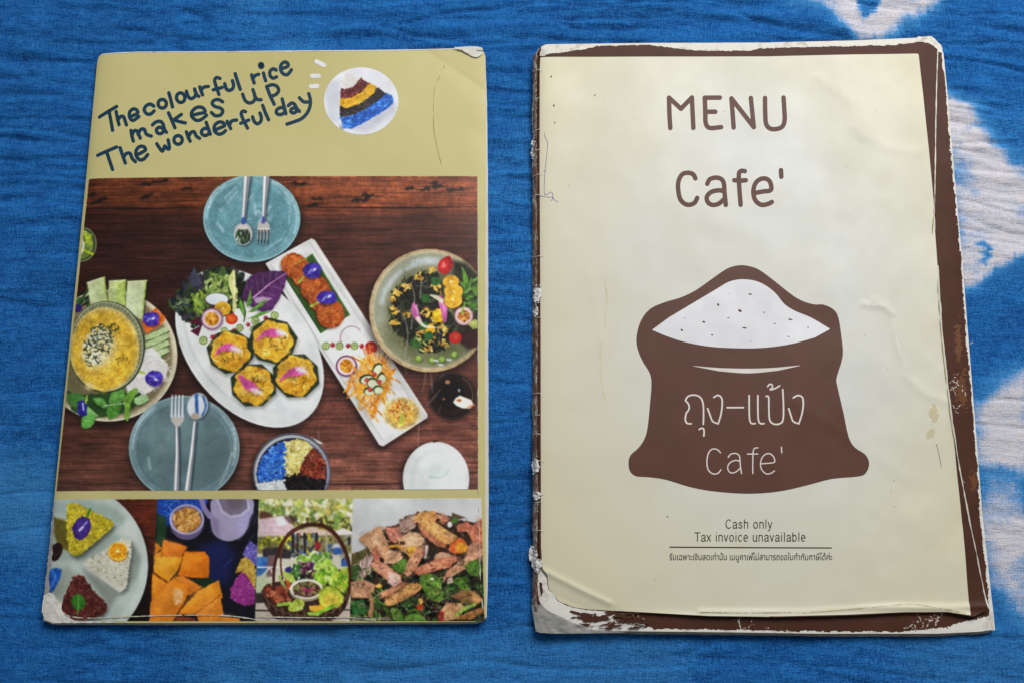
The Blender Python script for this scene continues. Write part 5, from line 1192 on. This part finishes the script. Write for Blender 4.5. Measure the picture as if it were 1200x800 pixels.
# the cover sheet
zt = zr(RH, True)
CTOP = [(633, 60), (640, 57.6), (660, 57), (700, 53.6), (760, 52.4), (800, 55.4), (880, 56.6), (960, 54.4), (1040, 52.2), (1082, 48.4), (1092, 51), (1099.6, 58)]
CLEFT = [(633, 60), (631.6, 90), (629.6, 200), (629.8, 420), (631, 560), (632, 650), (634, 664), (641, 674), (642.6, 690)]
CRIGHT = [(1099.6, 58)] + [(float(cov_edge(y)), float(y)) for y in np.linspace(75, 700, 26)] + [(1157.5, 714)]
CBOT = [(642.6, 690), (650, 697), (654, 704), (672, 711.4), (690, 714), (760, 717.6), (830, 721.4), (910, 722.6), (990, 720.6), (1060, 717.6), (1110, 717.4), (1140, 722), (1157.5, 714)]
sheet('cover_sheet', CTOP, CBOT, CLEFT, CRIGHT, zt, RH, .00022, M_BROWN, menu, 320, 380, rag=.25, seed=51)

def cream_material():
    t = NT('cream_print'); v = t.coord()
    a = t.noise(16, v, 4, .6); b_ = t.noise(90, v, 5, .65)
    c = t.ramp(a, [(.34, tuple(lin((217, 216, 203)))), (.62, tuple(lin((221, 222, 216))))])
    sm = t.noise(34, v, 5, .6); c = t.mix(t.ramp(sm, [(.54, (0, 0, 0)), (.74, (.4, .4, .4))]), c, tuple(lin((203, 198, 176))))
    g = t.n('ShaderNodeTexCoord'); sep = t.n('ShaderNodeSeparateXYZ'); t.l(g.outputs['Object'], sep.inputs[0])
    # yellowing with age towards the spine
    age = t.n('ShaderNodeMapRange'); age.inputs[1].default_value = .12; age.inputs[2].default_value = -.005
    t.l(sep.outputs[0], age.inputs[0])
    c = t.mix(t.math('MULTIPLY', age.outputs[0], .45), c, tuple(lin((222, 211, 174))))
    c = t.mix(t.ramp(b_, [(.60, (0, 0, 0)), (.80, (.25, .25, .25))]), c, tuple(lin((210, 200, 170))))
    cx, cy = W(868, 330, RH)
    dx = t.math('DIVIDE', t.math('SUBTRACT', sep.outputs[0], float(cx)), .125); dyy = t.math('DIVIDE', t.math('SUBTRACT', sep.outputs[1], float(cy)), .185)
    rr_ = t.math('SQRT', t.math('ADD', t.math('MULTIPLY', dx, dx), t.math('MULTIPLY', dyy, dyy)))
    c = t.mix(t.ramp(rr_, [(.45, (0, 0, 0)), (1.0, (.75, .75, .75))]), c, tuple(lin((222, 214, 178))))     # the printed tint deepens to the edges
    t.l(c, t.b.inputs['Base Color'])
    t.l(t.ramp(t.noise(28, v, 4, .6), [(.35, (.28, .28, .28)), (.65, (.52, .52, .52))]), t.b.inputs['Roughness']); t.b.inputs['Specular IOR Level'].default_value = .24
    h = t.bump(t.noise(11, v, 3, .5), .45, .005)
    t.l(h, t.b.inputs['Normal'])
    return t.m
M_CREAM = cream_material()
CREAM = [(632.6, 67), (760, 66.8), (900, 66.4), (1000, 64), (1076.5, 63), (1082, 110), (1089, 180), (1095.4, 250), (1099, 300), (1103, 372), (1109, 440), (1117.4, 515), (1129, 620), (1137, 722), (1137, 730), (640, 730), (634, 640), (633.6, 400), (632.4, 200)]
COVER = np.array(CTOP + CRIGHT[1:] + CBOT[::-1][1:] + CLEFT[::-1][1:-1])
def cream_sdf(X, Y):
    d = sd_poly(X, Y, CREAM)
    return np.maximum(d, sd_poly(X, Y, COVER) + np.where(X > 900, 1.1, .5))
cream = decal('cream_panel', cream_sdf, (630, 60, 1142, 728), 1.5, zt, RH, .00006, M_CREAM, menu)

# emblem and writing
SACK = [(866.7, 311), (852, 315), (835, 326.5), (815, 340.5), (797, 349), (780, 354), (762, 362), (751, 376), (746, 394), (747, 408), (753, 423), (761, 436), (763.5, 448), (762, 470), (759, 500), (755.4, 513.5), (748.5, 524), (739.5, 532), (736.6, 540), (738, 551), (745, 557.4), (759, 558.5), (780, 561.5), (810, 570.5), (840, 575.6), (879, 578), (915, 575), (948, 567.5), (975, 560.6), (1007, 557.6), (1015.5, 552.5), (1018.6, 542), (1014, 532), (1002, 524), (994.5, 512), (988.5, 485), (981, 452), (980.4, 442), (987.5, 417), (986, 393), (982.7, 372), (977, 362.7), (965, 357), (952, 356.5), (933, 349), (907, 329), (890.7, 317), (880, 312.6)]
sk = cr(SACK, 3, True)
sack = decal('sack_emblem', lambda X, Y: sd_poly(X, Y, sk), (732, 306, 1024, 582), 1.2, zt, RH, .00011, M_BRINK, menu)
halo_m = ink('soft_print_shadow', (198, 190, 158), .38)
RICE = cr([(784, 372), (813, 354.7), (840, 338.7), (853, 331), (866.7, 327.7), (882.7, 328.8), (896, 334), (909, 344), (918.7, 356), (930.7, 364), (949, 371.5), (961, 378)], 4)
RICE2 = cr([(954.7, 395.5), (928, 402.7), (898.7, 407), (869, 408), (832, 406), (800, 400), (778.7, 393)], 4)
ricep = np.concatenate([[(764, 386.7)], RICE, [(973, 385.5)], RICE2])
M_RICE = ink('white_print', (232, 231, 234), .36)
SPK = [(855, 344.4, 1.2, 1), (879, 345, 5, 2), (841.5, 357.4, 3, 4), (867, 364.4, 5, 4), (895.5, 366.2, 2.4, 1.6), (802, 373.2, 1.6, 1.2), (824.6, 377.4, 4.4, 2.6), (853.6, 372.8, 4, 1.2), (799, 387, 3.4, 3), (834.4, 392.6, 2.6, 2.4), (872.4, 384.4, 6.6, 2), (908, 379.4, 2.2, 1.8), (926, 374.4, 7, 2), (947, 383.6, 2, 1.8), (924, 394.4, 4, 1), (879.4, 399.6, 1.2, 1.6)]
def rice_sdf(X, Y):
    d = sd_poly(X, Y, ricep)
    for i, (x, y, a, b) in enumerate(SPK):
        k = np.array([(x - a / 2, y - b * .1), (x - a * .1, y - b / 2), (x + a / 2, y - b * .1 * (i % 3 - 1)), (x + a * .1, y + b / 2)])
        d = np.maximum(d, -(sd_poly(X, Y, k)) + .1)
    return d
o = decal('flour_heap', rice_sdf, (760, 324, 976, 411), .6, zt, RH, .00016, M_RICE, sack)
SM = np.concatenate([cr([(808, 428), (840, 430.7), (874.7, 431.7), (906.7, 430.7), (941, 427.5)], 4), cr([(912, 434), (877, 437.2), (842.7, 434.7)], 4)])
decal('fold_line', lambda X, Y: sd_poly(X, Y, SM), (804, 424, 945, 440), .6, zt, RH, .00016, ink('pale_print', (226, 220, 210)), sack)
g = lambda s_: [(740 + x * .21254, 90 + y * .2125) for x, y in s_]
letters('lettering', [g(q) for q in ([(207, 117), (209, 200), (214, 284)], [(207, 117), (273, 178)], [(273, 178), (333, 116)], [(333, 116), (337, 200), (341, 284)], [(404, 117), (407, 200), (408, 250), (418, 276), (440, 285), (494, 280)], [(404, 117), (487, 117)], [(406, 195), (462, 195)],
        [(551, 121), (557, 200), (563, 282)], [(551, 121), (674, 280)], [(658, 119), (666, 200), (674, 280)], [(736, 119), (737, 200), (742, 262), (765, 288), (800, 290), (832, 276), (844, 240), (842, 180), (838, 117)])], 5.3, (776, 106, 930, 160), zt, RH, M_BRINK, menu, 'MENU in brown rounded capitals', .5, .00013)
letters('lettering', [g(q) for q in ([(352, 562), (340, 540), (312, 531), (280, 540), (260, 575), (257, 620), (268, 675), (295, 703), (325, 707), (350, 694), (362, 670)], [(418, 592), (432, 567), (465, 558), (495, 566), (509, 590), (513, 640), (520, 708)],
        [(510, 632), (480, 628), (440, 637), (416, 662), (420, 692), (445, 708), (480, 702), (512, 675)], [(625, 522), (605, 521), (592, 540), (595, 620), (602, 707)], [(567, 572), (600, 574), (630, 572)],
        [(678, 642), (725, 634), (769, 625), (764, 582), (740, 563), (708, 567), (682, 592), (672, 635), (682, 680), (712, 706), (748, 704), (774, 692)], [(824, 517), (825, 535), (826, 553)])], 5.3, (788, 194, 922, 246), zt, RH, M_BRINK, menu, "Cafe' in brown rounded letters under MENU", .5, .00013)
M_PALE = ink('pale_lettering', (232, 222, 216))
q3 = lambda s_: [(720 + x * .3, 440 + y * .3) for x, y in s_]
letters('lettering', [q3(q) for q in ([(277, 96), (288, 80), (312, 75), (335, 84), (346, 108), (348, 150), (347, 189)], [(277, 96), (290, 112), (291, 130), (280, 148), (277, 172), (284, 185), (300, 187)], [(331, 209), (344, 204), (350, 214), (349, 235)],
        [(388, 84), (404, 76), (418, 86), (421, 110), (416, 150), (405, 187)], [(364, 128), (374, 155), (384, 178), (405, 187)], [(440, 124), (504, 124)], [(526, 77), (526, 130), (528, 172), (536, 186), (550, 186)], [(560, 77), (560, 130), (562, 172), (570, 186), (584, 186)],
        [(592, 80), (602, 84), (603, 130), (606, 172), (622, 188), (645, 187), (658, 172), (660, 120), (657, 54)], [(598, 42), (606, 33), (616, 36), (616, 46), (608, 54), (626, 50), (645, 39)],
        [(698, 86), (716, 77), (733, 84), (737, 108), (732, 148), (720, 187)], [(680, 128), (689, 155), (698, 178), (720, 187)])], 1.9, (798, 444, 946, 516), zt, RH, M_PALE, sack, 'two Thai words joined by a dash in thin white letters', .42, .00016)
letters('lettering', [q3(q) for q in ([(414, 300), (402, 288), (382, 286), (367, 302), (361, 335), (366, 366), (384, 382), (404, 380), (416, 366)], [(444, 318), (455, 305), (475, 303), (488, 314), (491, 345), (496, 381)], [(491, 333), (470, 330), (449, 341), (442, 360), (452, 377), (472, 376), (491, 360)],
        [(560, 281), (547, 283), (541, 300), (540, 340), (540, 381)], [(519, 305), (560, 305)], [(571, 343), (600, 341), (625, 336), (620, 314), (602, 303), (582, 312), (571, 335), (573, 362), (590, 381), (608, 381), (625, 371)], [(652, 278), (653, 300)])], 1.35, (824, 520, 920, 560), zt, RH, M_PALE, sack, "Cafe' in thin white letters", .4, .00016)

M_SMALL = ink('dark_brown_ink', (40, 30, 24), .45)
def text_part(name, body, x0, x1, base, cap, label):
    cu = bpy.data.curves.new(name, 'FONT'); cu.body = body; cu.resolution_u = 3
    to = bpy.data.objects.new(name, cu); COL.objects.link(to)
    dg = bpy.context.evaluated_depsgraph_get()
    me = to.evaluated_get(dg).to_mesh()
    v = np.zeros(len(me.vertices) * 3); me.vertices.foreach_get('co', v); v = v.reshape(-1, 3)
    faces = [tuple(p.vertices) for p in me.polygons]
    bpy.data.objects.remove(to); bpy.data.curves.remove(cu)
    sx = (x1 - x0) / (v[:, 0].max() - v[:, 0].min())
    px = x0 + (v[:, 0] - v[:, 0].min()) * sx; py = base - v[:, 1] * cap / .70
    x, y = W(px, py, RH)
    o = link(name, np.stack([x, y, zt(px, py) + .00022], 1), faces, M_SMALL, menu)
    o['label'] = label
arc = lambda cx, cy, rx_, ry_, a0, a1, n=9: [(cx + rx_ * math.cos(rad(a)), cy + ry_ * math.sin(rad(a))) for a in np.linspace(a0, a1, n)]
GL = {  # plain grotesque letters as pen strokes: x to the right, y up, capitals 1 high
    'C': (.62, [arc(.33, .5, .27, .5, 50, 310, 13)]), 'T': (.56, [[(.02, 1), (.54, 1)], [(.28, 1), (.28, 0)]]),
    'a': (.50, [[(.07, .54)] + arc(.24, .55, .17, .17, 150, 0, 6) + [(.41, .1), (.45, 0)], [(.41, .42), (.2, .36), (.06, .2), (.12, .02), (.28, .02), (.41, .2)]]),
    's': (.46, [[(.38, .56), (.22, .72), (.06, .56), (.2, .4), (.38, .2), (.22, 0), (.05, .16)]]), 'h': (.50, [[(.07, 1), (.07, 0)], [(.07, .5)] + arc(.24, .52, .17, .2, 150, 0, 6) + [(.41, 0)]]),
    'o': (.52, [arc(.25, .36, .19, .36, 0, 380, 15)]), 'n': (.50, [[(.07, .72), (.07, 0)], [(.07, .5)] + arc(.24, .52, .17, .2, 150, 0, 6) + [(.41, 0)]]),
    'l': (.20, [[(.09, 1), (.09, 0)]]), 'y': (.46, [[(.03, .72), (.22, 0)], [(.41, .72), (.22, 0), (.14, -.26), (.04, -.26)]]),
    'x': (.44, [[(.03, .72), (.39, 0)], [(.39, .72), (.03, 0)]]), 'i': (.20, [[(.09, .72), (.09, 0)], [(.09, .98), (.09, 1)]]), 'v': (.44, [[(.03, .72), (.21, 0)], [(.39, .72), (.21, 0)]]),
    'c': (.46, [arc(.24, .36, .18, .36, 45, 315, 11)]), 'e': (.50, [[(.07, .38), (.42, .38)] + arc(.245, .36, .18, .36, 3, 310, 12)]), 'u': (.50, [[(.07, .72), (.07, .24)] + arc(.24, .2, .17, .2, 180, 330, 6), [(.41, .72), (.41, 0)]]),
    'b': (.52, [[(.07, 1), (.07, 0)], arc(.25, .36, .18, .36, 0, 380, 14)]), ' ': (.28, [])}
def print_line(body, x0, x1, base, cap, label):
    pen, st = 0.0, []
    for ch in body:
        wd, ss = GL[ch]; st += [[(pen + px, py) for px, py in q] for q in ss]; pen += wd + .085
    k = (x1 - x0) / (pen - .085)
    st = [[(x0 + px * k, base - py * cap) for px, py in q] for q in st]
    letters('small_print', st, .95, (x0 - 2, base - cap - 2, x1 + 2, base + cap * .35), zt, RH, M_SMALL, menu, label, .3, .0002)
print_line('Cash only', 850, 905, 618.4, 10.0, 'Cash only, in small dark print')
print_line('Tax invoice unavailable', 814, 944, 633.6, 10.0, 'Tax invoice unavailable, in small dark print')
text_part('small_print', '\u0e23\u0e31\u0e1a\u0e40\u0e09\u0e1e\u0e32\u0e30\u0e40\u0e07\u0e34\u0e19\u0e2a\u0e14\u0e40\u0e17\u0e48\u0e32\u0e19\u0e31\u0e49\u0e19 \u0e40\u0e21\u0e19\u0e39\u0e04\u0e32\u0e40\u0e1f\u0e48\u0e44\u0e21\u0e48\u0e2a\u0e32\u0e21\u0e32\u0e23\u0e16\u0e02\u0e2d\u0e43\u0e1a\u0e01\u0e33\u0e01\u0e31\u0e1a\u0e20\u0e32\u0e29\u0e35\u0e44\u0e14\u0e49\u0e04\u0e48\u0e30', 784.5, 975, 655.6, 7.4, 'line of tiny Thai print under the rule')
letters('rule_line', [[(785, 640.4), (880, 641), (974, 641.4)]], 1.2, (780, 636, 980, 645), zt, RH, M_SMALL, menu, None, .4, .0002)

# wear: torn white edges, cracks, tape on the spine, stains, pen marks; also painted sheen and crease tones
def edge_noise(X, Y, a, b, s_): return fbm(X / a, Y / b, s_, 4) - .5 + .45 * (fbm(X / 1.7, Y / 1.4, s_ + 3, 2) - .5)
def top_tear(X, Y):
    d = sd_poly(X, Y, COVER)
    wd = np.interp(X, [632, 640, 665, 690, 705, 760, 785, 815, 850, 878, 890, 950, 1040, 1100], [7, 6, 4, 2.4, .4, .5, 1.8, 3.6, 3.4, 3.0, .8, .5, .8, .8])
    return np.maximum(-d - wd + 2.4 * edge_noise(X, Y, 5, 3, 61), np.maximum(d, Y - 65.5))
decal('torn_edge', lambda X, Y: np.maximum(np.interp(X, [632, 640, 760, 900, 1000, 1080, 1100], [54, 50.5, 49, 48.5, 46, 42.5, 46]) + .3 - Y, np.maximum(Y - np.interp(X, [633, 640, 660, 700, 760, 800, 880, 960, 1040, 1082, 1099], [60, 57.6, 57, 53.6, 52.4, 55.4, 56.6, 54.4, 52.2, 48.4, 56]) - 1.5, np.maximum(634 - X, X - 1098))) + np.where((X > 890) & (X < 1078), 1, 0) * np.clip(1.1 - np.abs(Y - np.interp(X, [890, 1000, 1080], [52, 50, 46.6])) + 1.6 * edge_noise(X, Y, 14, 3, 63), 0, 2), (632, 40, 1102, 60), .5, zb, RH, .00012, M_TORN, menu)
decal('torn_corner', lambda X, Y: sd_poly(X, Y, [(1076, 41.6), (1093, 41.6), (1104, 52), (1106, 62), (1100.5, 60), (1096, 55), (1087, 50), (1076, 48)]) + 1.4 * edge_noise(X, Y, 5, 4, 66), (1070, 38, 1110, 66), .5, lambda X, Y: zb(X, Y) + .0003 + .0004 * (fbm(X / 6, Y / 4, 34, 2) - .5), RH, 0, M_TORN, menu)
decal('torn_edge', top_tear, (630, 46, 1102, 72), .55, zt, RH, .0001, M_TORN, menu)
OUTB = lambda X: np.interp(X, [620, 640, 700, 860, 1000, 1100, 1150, 1170], [729, 736.2, 737.8, 739.6, 741.8, 741.2, 738.8, 736])
def bottom_tear(X, Y):
    wd = np.interp(X, [640, 660, 700, 740, 748, 756, 775, 800, 1060, 1085, 1110, 1135, 1160], [24, 21, 17, 9, 12, 4, 1.6, 1.8, 2.0, 4, 6, 13, 18])
    n = edge_noise(X, Y, 6, 4, 71) * np.interp(X, [640, 690, 760, 800, 1060, 1160], [3, 10, 7, 3.6, 4, 8])
    return np.maximum(OUTB(X) - wd - Y + n, np.maximum(Y - OUTB(X) - .8, np.maximum(Y - np.interp(X, [630, 640, 665, 690, 720], [700, 715, 728, 737, 742]), X - rx_edge(Y) + .3)))
decal('torn_edge', bottom_tear, (636, 690, 1168, 746), .6, zb, RH, .00012, M_TORN, menu)
def right_tear(X, Y):
    wd = np.interp(Y, [60, 200, 230, 380, 400, 420, 560, 600, 700, 730], [1.4, 2.0, 1.4, 1.8, 3.0, 1.6, 1.6, 3, 3.4, 5])
    return np.maximum(rx_edge(Y) - wd - X + edge_noise(X, Y, 3, 5, 81) * 4.2, np.maximum(X - rx_edge(Y) - .4, np.maximum(60 - Y, Y - 738)))
decal('torn_edge', right_tear, (1096, 58, 1172, 740), .6, zb, RH, .00012, M_TORN, menu)
# white paper core showing where the lower left corner has split
decal('torn_corner', lambda X, Y: np.maximum(sd_poly(X, Y, cr([(630, 666), (637, 666), (644, 674), (646, 690), (656, 699), (660, 707), (676, 712), (694, 715), (724, 717), (712, 726), (700, 737), (676, 731), (652, 720), (640, 714), (633, 706), (630, 690)], 3, True)), -sd_poly(X, Y, [(632.4, 683), (635.4, 682), (636, 694), (634.4, 697.6), (633, 692)]) + .2) + edge_noise(X, Y, 3, 3, 65) * 1.6, (626, 660, 726, 732), .6,
      lambda X, Y: zb(X, Y) + .0004 + .0003 * (fbm(X / 9, Y / 9, 33, 2) - .5), RH, 0, M_TORN, menu)
def film_sdf(X, Y): return sd_poly(X, Y, cr([(623, 704), (628, 700), (633, 705), (641, 714), (660, 725), (690, 737), (736, 740), (690, 741.6), (634, 741), (627, 732)], 3, True))
decal('plastic_corner', film_sdf, (618, 708, 740, 745), .8, lambda X, Y: zb(X, Y) + .0003 + .0012 * (fbm(X / 10, Y / 8, 35, 2) - .3), RH, 0, M_GREY, menu)

flk = [(R6b.uniform(676, 752), R6b.uniform(717, 737), R6b.uniform(3, 12), R6b.uniform(.5, 1.6), R6b.uniform(-.25, .25)) for R6b in [random.Random(12)] for _ in range(60)]
decal('brown_fleck', lambda X, Y: np.maximum(np.minimum.reduce([np.hypot((X - a) / c, (Y - b - (X - a) * k) / d) * d - d for a, b, c, d, k in flk]) + 1.3 * edge_noise(X, Y, 2.2, 1.6, 68), np.maximum(Y - np.interp(X, [660, 690, 720, 760], [724, 734, 738, 736]), 714 - Y)), (660, 712, 770, 740), .4, lambda X, Y: zb(X, Y) + .00008 * 0, RH, .0009, M_BROWN, menu)['kind'] = 'stuff'
M_CRACK = ink('crack_white', (196, 184, 172), .7)
R5 = random.Random(8)
def crack(x, y, ang, n, step, out):
    p = [(x, y)]
    for k in range(n):
        ang += R5.uniform(-1.1, 1.1); x += math.cos(ang) * step; y += math.sin(ang) * step; p.append((x, y))
        if R5.random() < .3 and n > 3: crack(x, y, ang + R5.choice((-1, 1)) * R5.uniform(.6, 1.2), n // 2, step, out)
    out.append(p)
def cracks(name, seeds, wd, bb, zf, off=.00014):
    out = []
    for s_ in seeds: crack(*s_, out)
    f = lambda X, Y: np.minimum.reduce([sd_line(X, Y, p, wd * .62) for p in out]) + 2.2 * edge_noise(X, Y, 1.6, 1.6, 5)
    decal(name, f, bb, .3, zf, RH, off, M_CRACK, menu)['kind'] = 'stuff'
cracks('crack', [(1074, 735, -1.4, 6, 3, ), (1080, 736, -1.1, 7, 3), (1092, 722, 1.2, 5, 3), (1096, 734, -1.8, 6, 3), (1088, 726, 0, 5, 3), (1100, 724, -.6, 3, 3)], .9, (1060, 716, 1115, 740), zb)
cracks('crack', [(868, 737, -1.2, 5, 3), (872, 736, -1, 5, 3), (898, 735, -1.0, 4, 3), (860, 726, 0, 1, 1)], .8, (850, 718, 910, 740), zb)
cracks('crack', [(1112, 462, -.9, 6, 3), (1116, 456, -.2, 7, 3), (1114, 448, -1, 5, 3), (1118, 474, .4, 4, 3)], .8, (1108, 425, 1142, 490), zb)
cracks('crack', [(1133, 565, -1.7, 5, 3), (1120, 478, .5, 3, 3), (1135, 402, .2, 3, 2.4)], .7, (1110, 395, 1146, 580), zb)
cracks('crack', [(690, 716, .1, 9, 4), (700, 722, .3, 9, 4), (712, 726, -.2, 9, 4), (735, 722, 1.4, 4, 3), (720, 718, 1.4, 4, 3), (748, 720, .4, 4, 3)], .9, (684, 712, 770, 738), zb)

decal('sheen_patch', lambda X, Y: np.minimum(np.hypot((X - 1128) / 6, (Y - 456) / 20), np.minimum(np.hypot((X - 1143.5) / 4, (Y - 562) / 15), np.hypot((X - 1125) / 4, (Y - 398) / 22))) * 4 - 4 + 9 * edge_noise(X, Y, 3, 2.2, 97) + 5 * edge_noise(X, Y, 9, 12, 98) + np.where(X > rx_edge(Y) - 2.5, 5, 0), (1110, 370, 1150, 584), .5, zb, RH, .00009, ink('sheen_brown', (112, 72, 44), .3), menu)['kind'] = 'stuff'  # copper sheen near the right edge, painted as ragged brown patches
M_LINE = ink('edge_white', (222, 218, 204), .5)
letters('cover_edge', [[(float(cov_edge(y)) - .9, float(y)) for y in np.linspace(60, 268, 14)]], 1.0, (1090, 56, 1104, 272), zt, RH, M_LINE, menu, None, .45, .00014, rag=1.3)
letters('cover_edge', [[(float(cov_edge(y)) - .8, float(y)) for y in np.linspace(312, 712, 24)]], 1.25, (1094, 308, 1162, 716), zt, RH, M_LINE, menu, None, .45, .00014, rag=1.3)
M_OLIVE = ink('olive_crease_shade', (142, 128, 84), .5)  # olive lines paint the crease shadow just inside the cover edge
letters('crease_shade', [[(float(cov_edge(y)) - 2.4, float(y)) for y in np.linspace(322, 530, 16)]], .9, (1090, 318, 1126, 534), zt, RH, M_OLIVE, menu, None, .45, .00013, rag=1.3)
letters('crease_shade', [[(1094.6, 244), (1093.4, 262), (1092.4, 274)]], 1.1, (1088, 240, 1100, 278), zt, RH, M_OLIVE, menu, None, .45, .00013, rag=1.3)
letters('crease', [[(637, 668), (660, 680), (688, 694), (714, 706)]], .8, (632, 662, 720, 710), zt, RH, ink('crease_highlight', (238, 234, 216)), menu, None, .4, .00012, rag=1.6)  # fold at the lower left corner, its highlight painted as a pale line
letters('crease', [[(1046, 372), (1049, 392), (1053, 410), (1056, 426)], [(1016, 358), (1034, 360), (1044, 366)]], .7, (1010, 352, 1064, 432), zt, RH, ink('crease_pale', (236, 234, 220)), menu, None, .4, .00012, rag=1.6)
letters('crease', [[(940, 718), (1000, 713), (1050, 708), (1072, 707.6), (1100, 712), (1130, 718)]], .9, (934, 702, 1136, 722), zt, RH, ink('crease_tan', (196, 184, 146)), menu, None, .45, .00012, rag=1.6)
letters('crease', [[(820, 717), (870, 717.6), (940, 717)]], .7, (814, 712, 946, 722), zt, RH, ink('crease_grey', (150, 142, 116)), menu, None, .4, .00012, rag=1.6)
M_PEN = ink('ballpoint_ink', (84, 84, 150), .5)
letters('pen_scribble', [[(638.5, 156), (638, 159), (641.6, 168), (640.4, 185), (638.4, 205), (637.8, 226), (641, 228), (646.4, 225.4), (648, 231), (646, 236), (648, 233), (650.5, 235), (653.6, 237)], [(637, 200.6), (639.4, 200.4)], [(632, 229), (640, 231), (648.6, 231.4)]], .55, (630, 152, 658, 240), zt, RH, M_PEN, menu, None, .35, .00013)
M_ST = ink('tan_stain', (212, 201, 166), .4)
def stain(X, Y): return np.minimum(np.hypot((X - 1094) * 1.9, Y - 484) - 9 + 22 * edge_noise(X, Y, 5, 7, 91), np.hypot((X - 1090) * 1.2, Y - 510) - 6 + 14 * edge_noise(X, Y, 5, 6, 93))
decal('stain', stain, (1070, 464, 1112, 530), .7, zt, RH, .0001, M_ST, menu)
letters('stain', [[(708, 326), (711, 345), (709, 380), (704, 410), (704, 440), (709, 466)]], 1.0, (698, 320, 716, 470), zt, RH, ink('old_drip', (216, 206, 170)), menu, None, .45, .0001, rag=2)
R6 = random.Random(4); dots = [q_ for q_ in [(R6.uniform(640, 1080), R6.uniform(75, 700), R6.uniform(.25, .55)) for _ in range(30)] if not (770 < q_[0] < 990 and 600 < q_[1] < 668)] + [(646, 90, 1), (649, 124, 1.1), (650, 144, .8), (697, 112, .8), (782, 605, .8), (1048, 563, .6)]
decal('speck', lambda X, Y: np.minimum.reduce([np.hypot(X - a, (Y - b) * .7) - c for a, b, c in dots]), (638, 72, 1084, 704), .5, zt, RH, .00012, ink('dirt', (130, 122, 100), .7), menu)['kind'] = 'stuff'
letters('hair', [[(1097, 520), (1100, 530), (1103.5, 547)]], .5, (1092, 516, 1108, 550), zt, RH, ink('hair', (70, 60, 50)), menu, None, .3, .00013, rag=0.3)

# worn tape along the spine
t = NT('worn_spine_tape'); v = t.coord((1, .35, 1)); n1 = t.noise(900, v, 5, .7); n2 = t.noise(120, t.coord((2.5, 1, 1)), 4, .6)
c = t.ramp(n1, [(.36, tuple(lin((74, 62, 52)))), (.50, tuple(lin((128, 116, 102)))), (.66, tuple(lin((214, 208, 196))))])
t.l(t.mix(t.ramp(n2, [(.45, (0, 0, 0)), (.6, (1, 1, 1))]), c, tuple(lin((112, 78, 62)))), t.b.inputs['Base Color'])
t.b.inputs['Roughness'].default_value = .45; t.l(t.bump(n1, .8, .0012), t.b.inputs['Normal']); M_SP = t.m
zs = lambda X, Y: zt(X, Y) * sss(619, 628, X) * .97 + .0006 + .0005 * (fbm(X / 2.5, Y / 6, 77, 3) - .5)
def spine_sdf(X, Y): return np.maximum(624.0 + 2.0 * edge_noise(X, Y, 9, 14, 55) - X, np.maximum(X - np.interp(Y, [60, 700], [631.6, 633]) + 2.4 + 3.2 * edge_noise(X, Y, 6, 26, 57), np.maximum(62 - Y, Y - 716)))
decal('spine_tape', spine_sdf, (620, 60, 636, 718), .6, zs, RH, 0, M_SP, menu)
M_TAPE = torn_paper('crumpled_white', (226, 224, 220), (140, 136, 128))
for k, (cx, cy, a, b) in enumerate(((629, 345, 4.2, 10), (628, 365, 3.4, 4), (627.6, 546, 4, 9), (629, 580, 5, 5), (624.8, 650, 5, 10), (629.5, 662, 5, 8), (625, 172, 2, 12))):
    decal('torn_scrap', lambda X, Y: np.hypot((X - cx) / a, (Y - cy) / b) * min(a, b) - min(a, b) + 5 * edge_noise(X, Y, 2.6, 3.4, 40 + k), (cx - 9, cy - 16, cx + 9, cy + 16), .45,
          lambda X, Y: zs(X, Y) + .0007 + .0016 * (fbm(X / 2.4, Y / 3, 60 + k, 3) - .42), RH, 0, M_TAPE, menu)
fib = [[(626 + R6.uniform(-2, 1), y), (630, y + R6.uniform(-1, 1)), (634 + R6.uniform(-1, 5), y + R6.uniform(-1.5, 1.5))] for y in (82, 116, 152, 176, 205, 228, 300, 372, 460, 486, 508, 540, 578, 588, 620)]
decal('fibre', lambda X, Y: np.minimum.reduce([sd_line(X, Y, p, .5) for p in fib]), (622, 76, 642, 626), .35, lambda X, Y: np.maximum(zt(X, Y), zs(X, Y)) + .0003, RH, 0, M_LINE, menu)['kind'] = 'stuff'
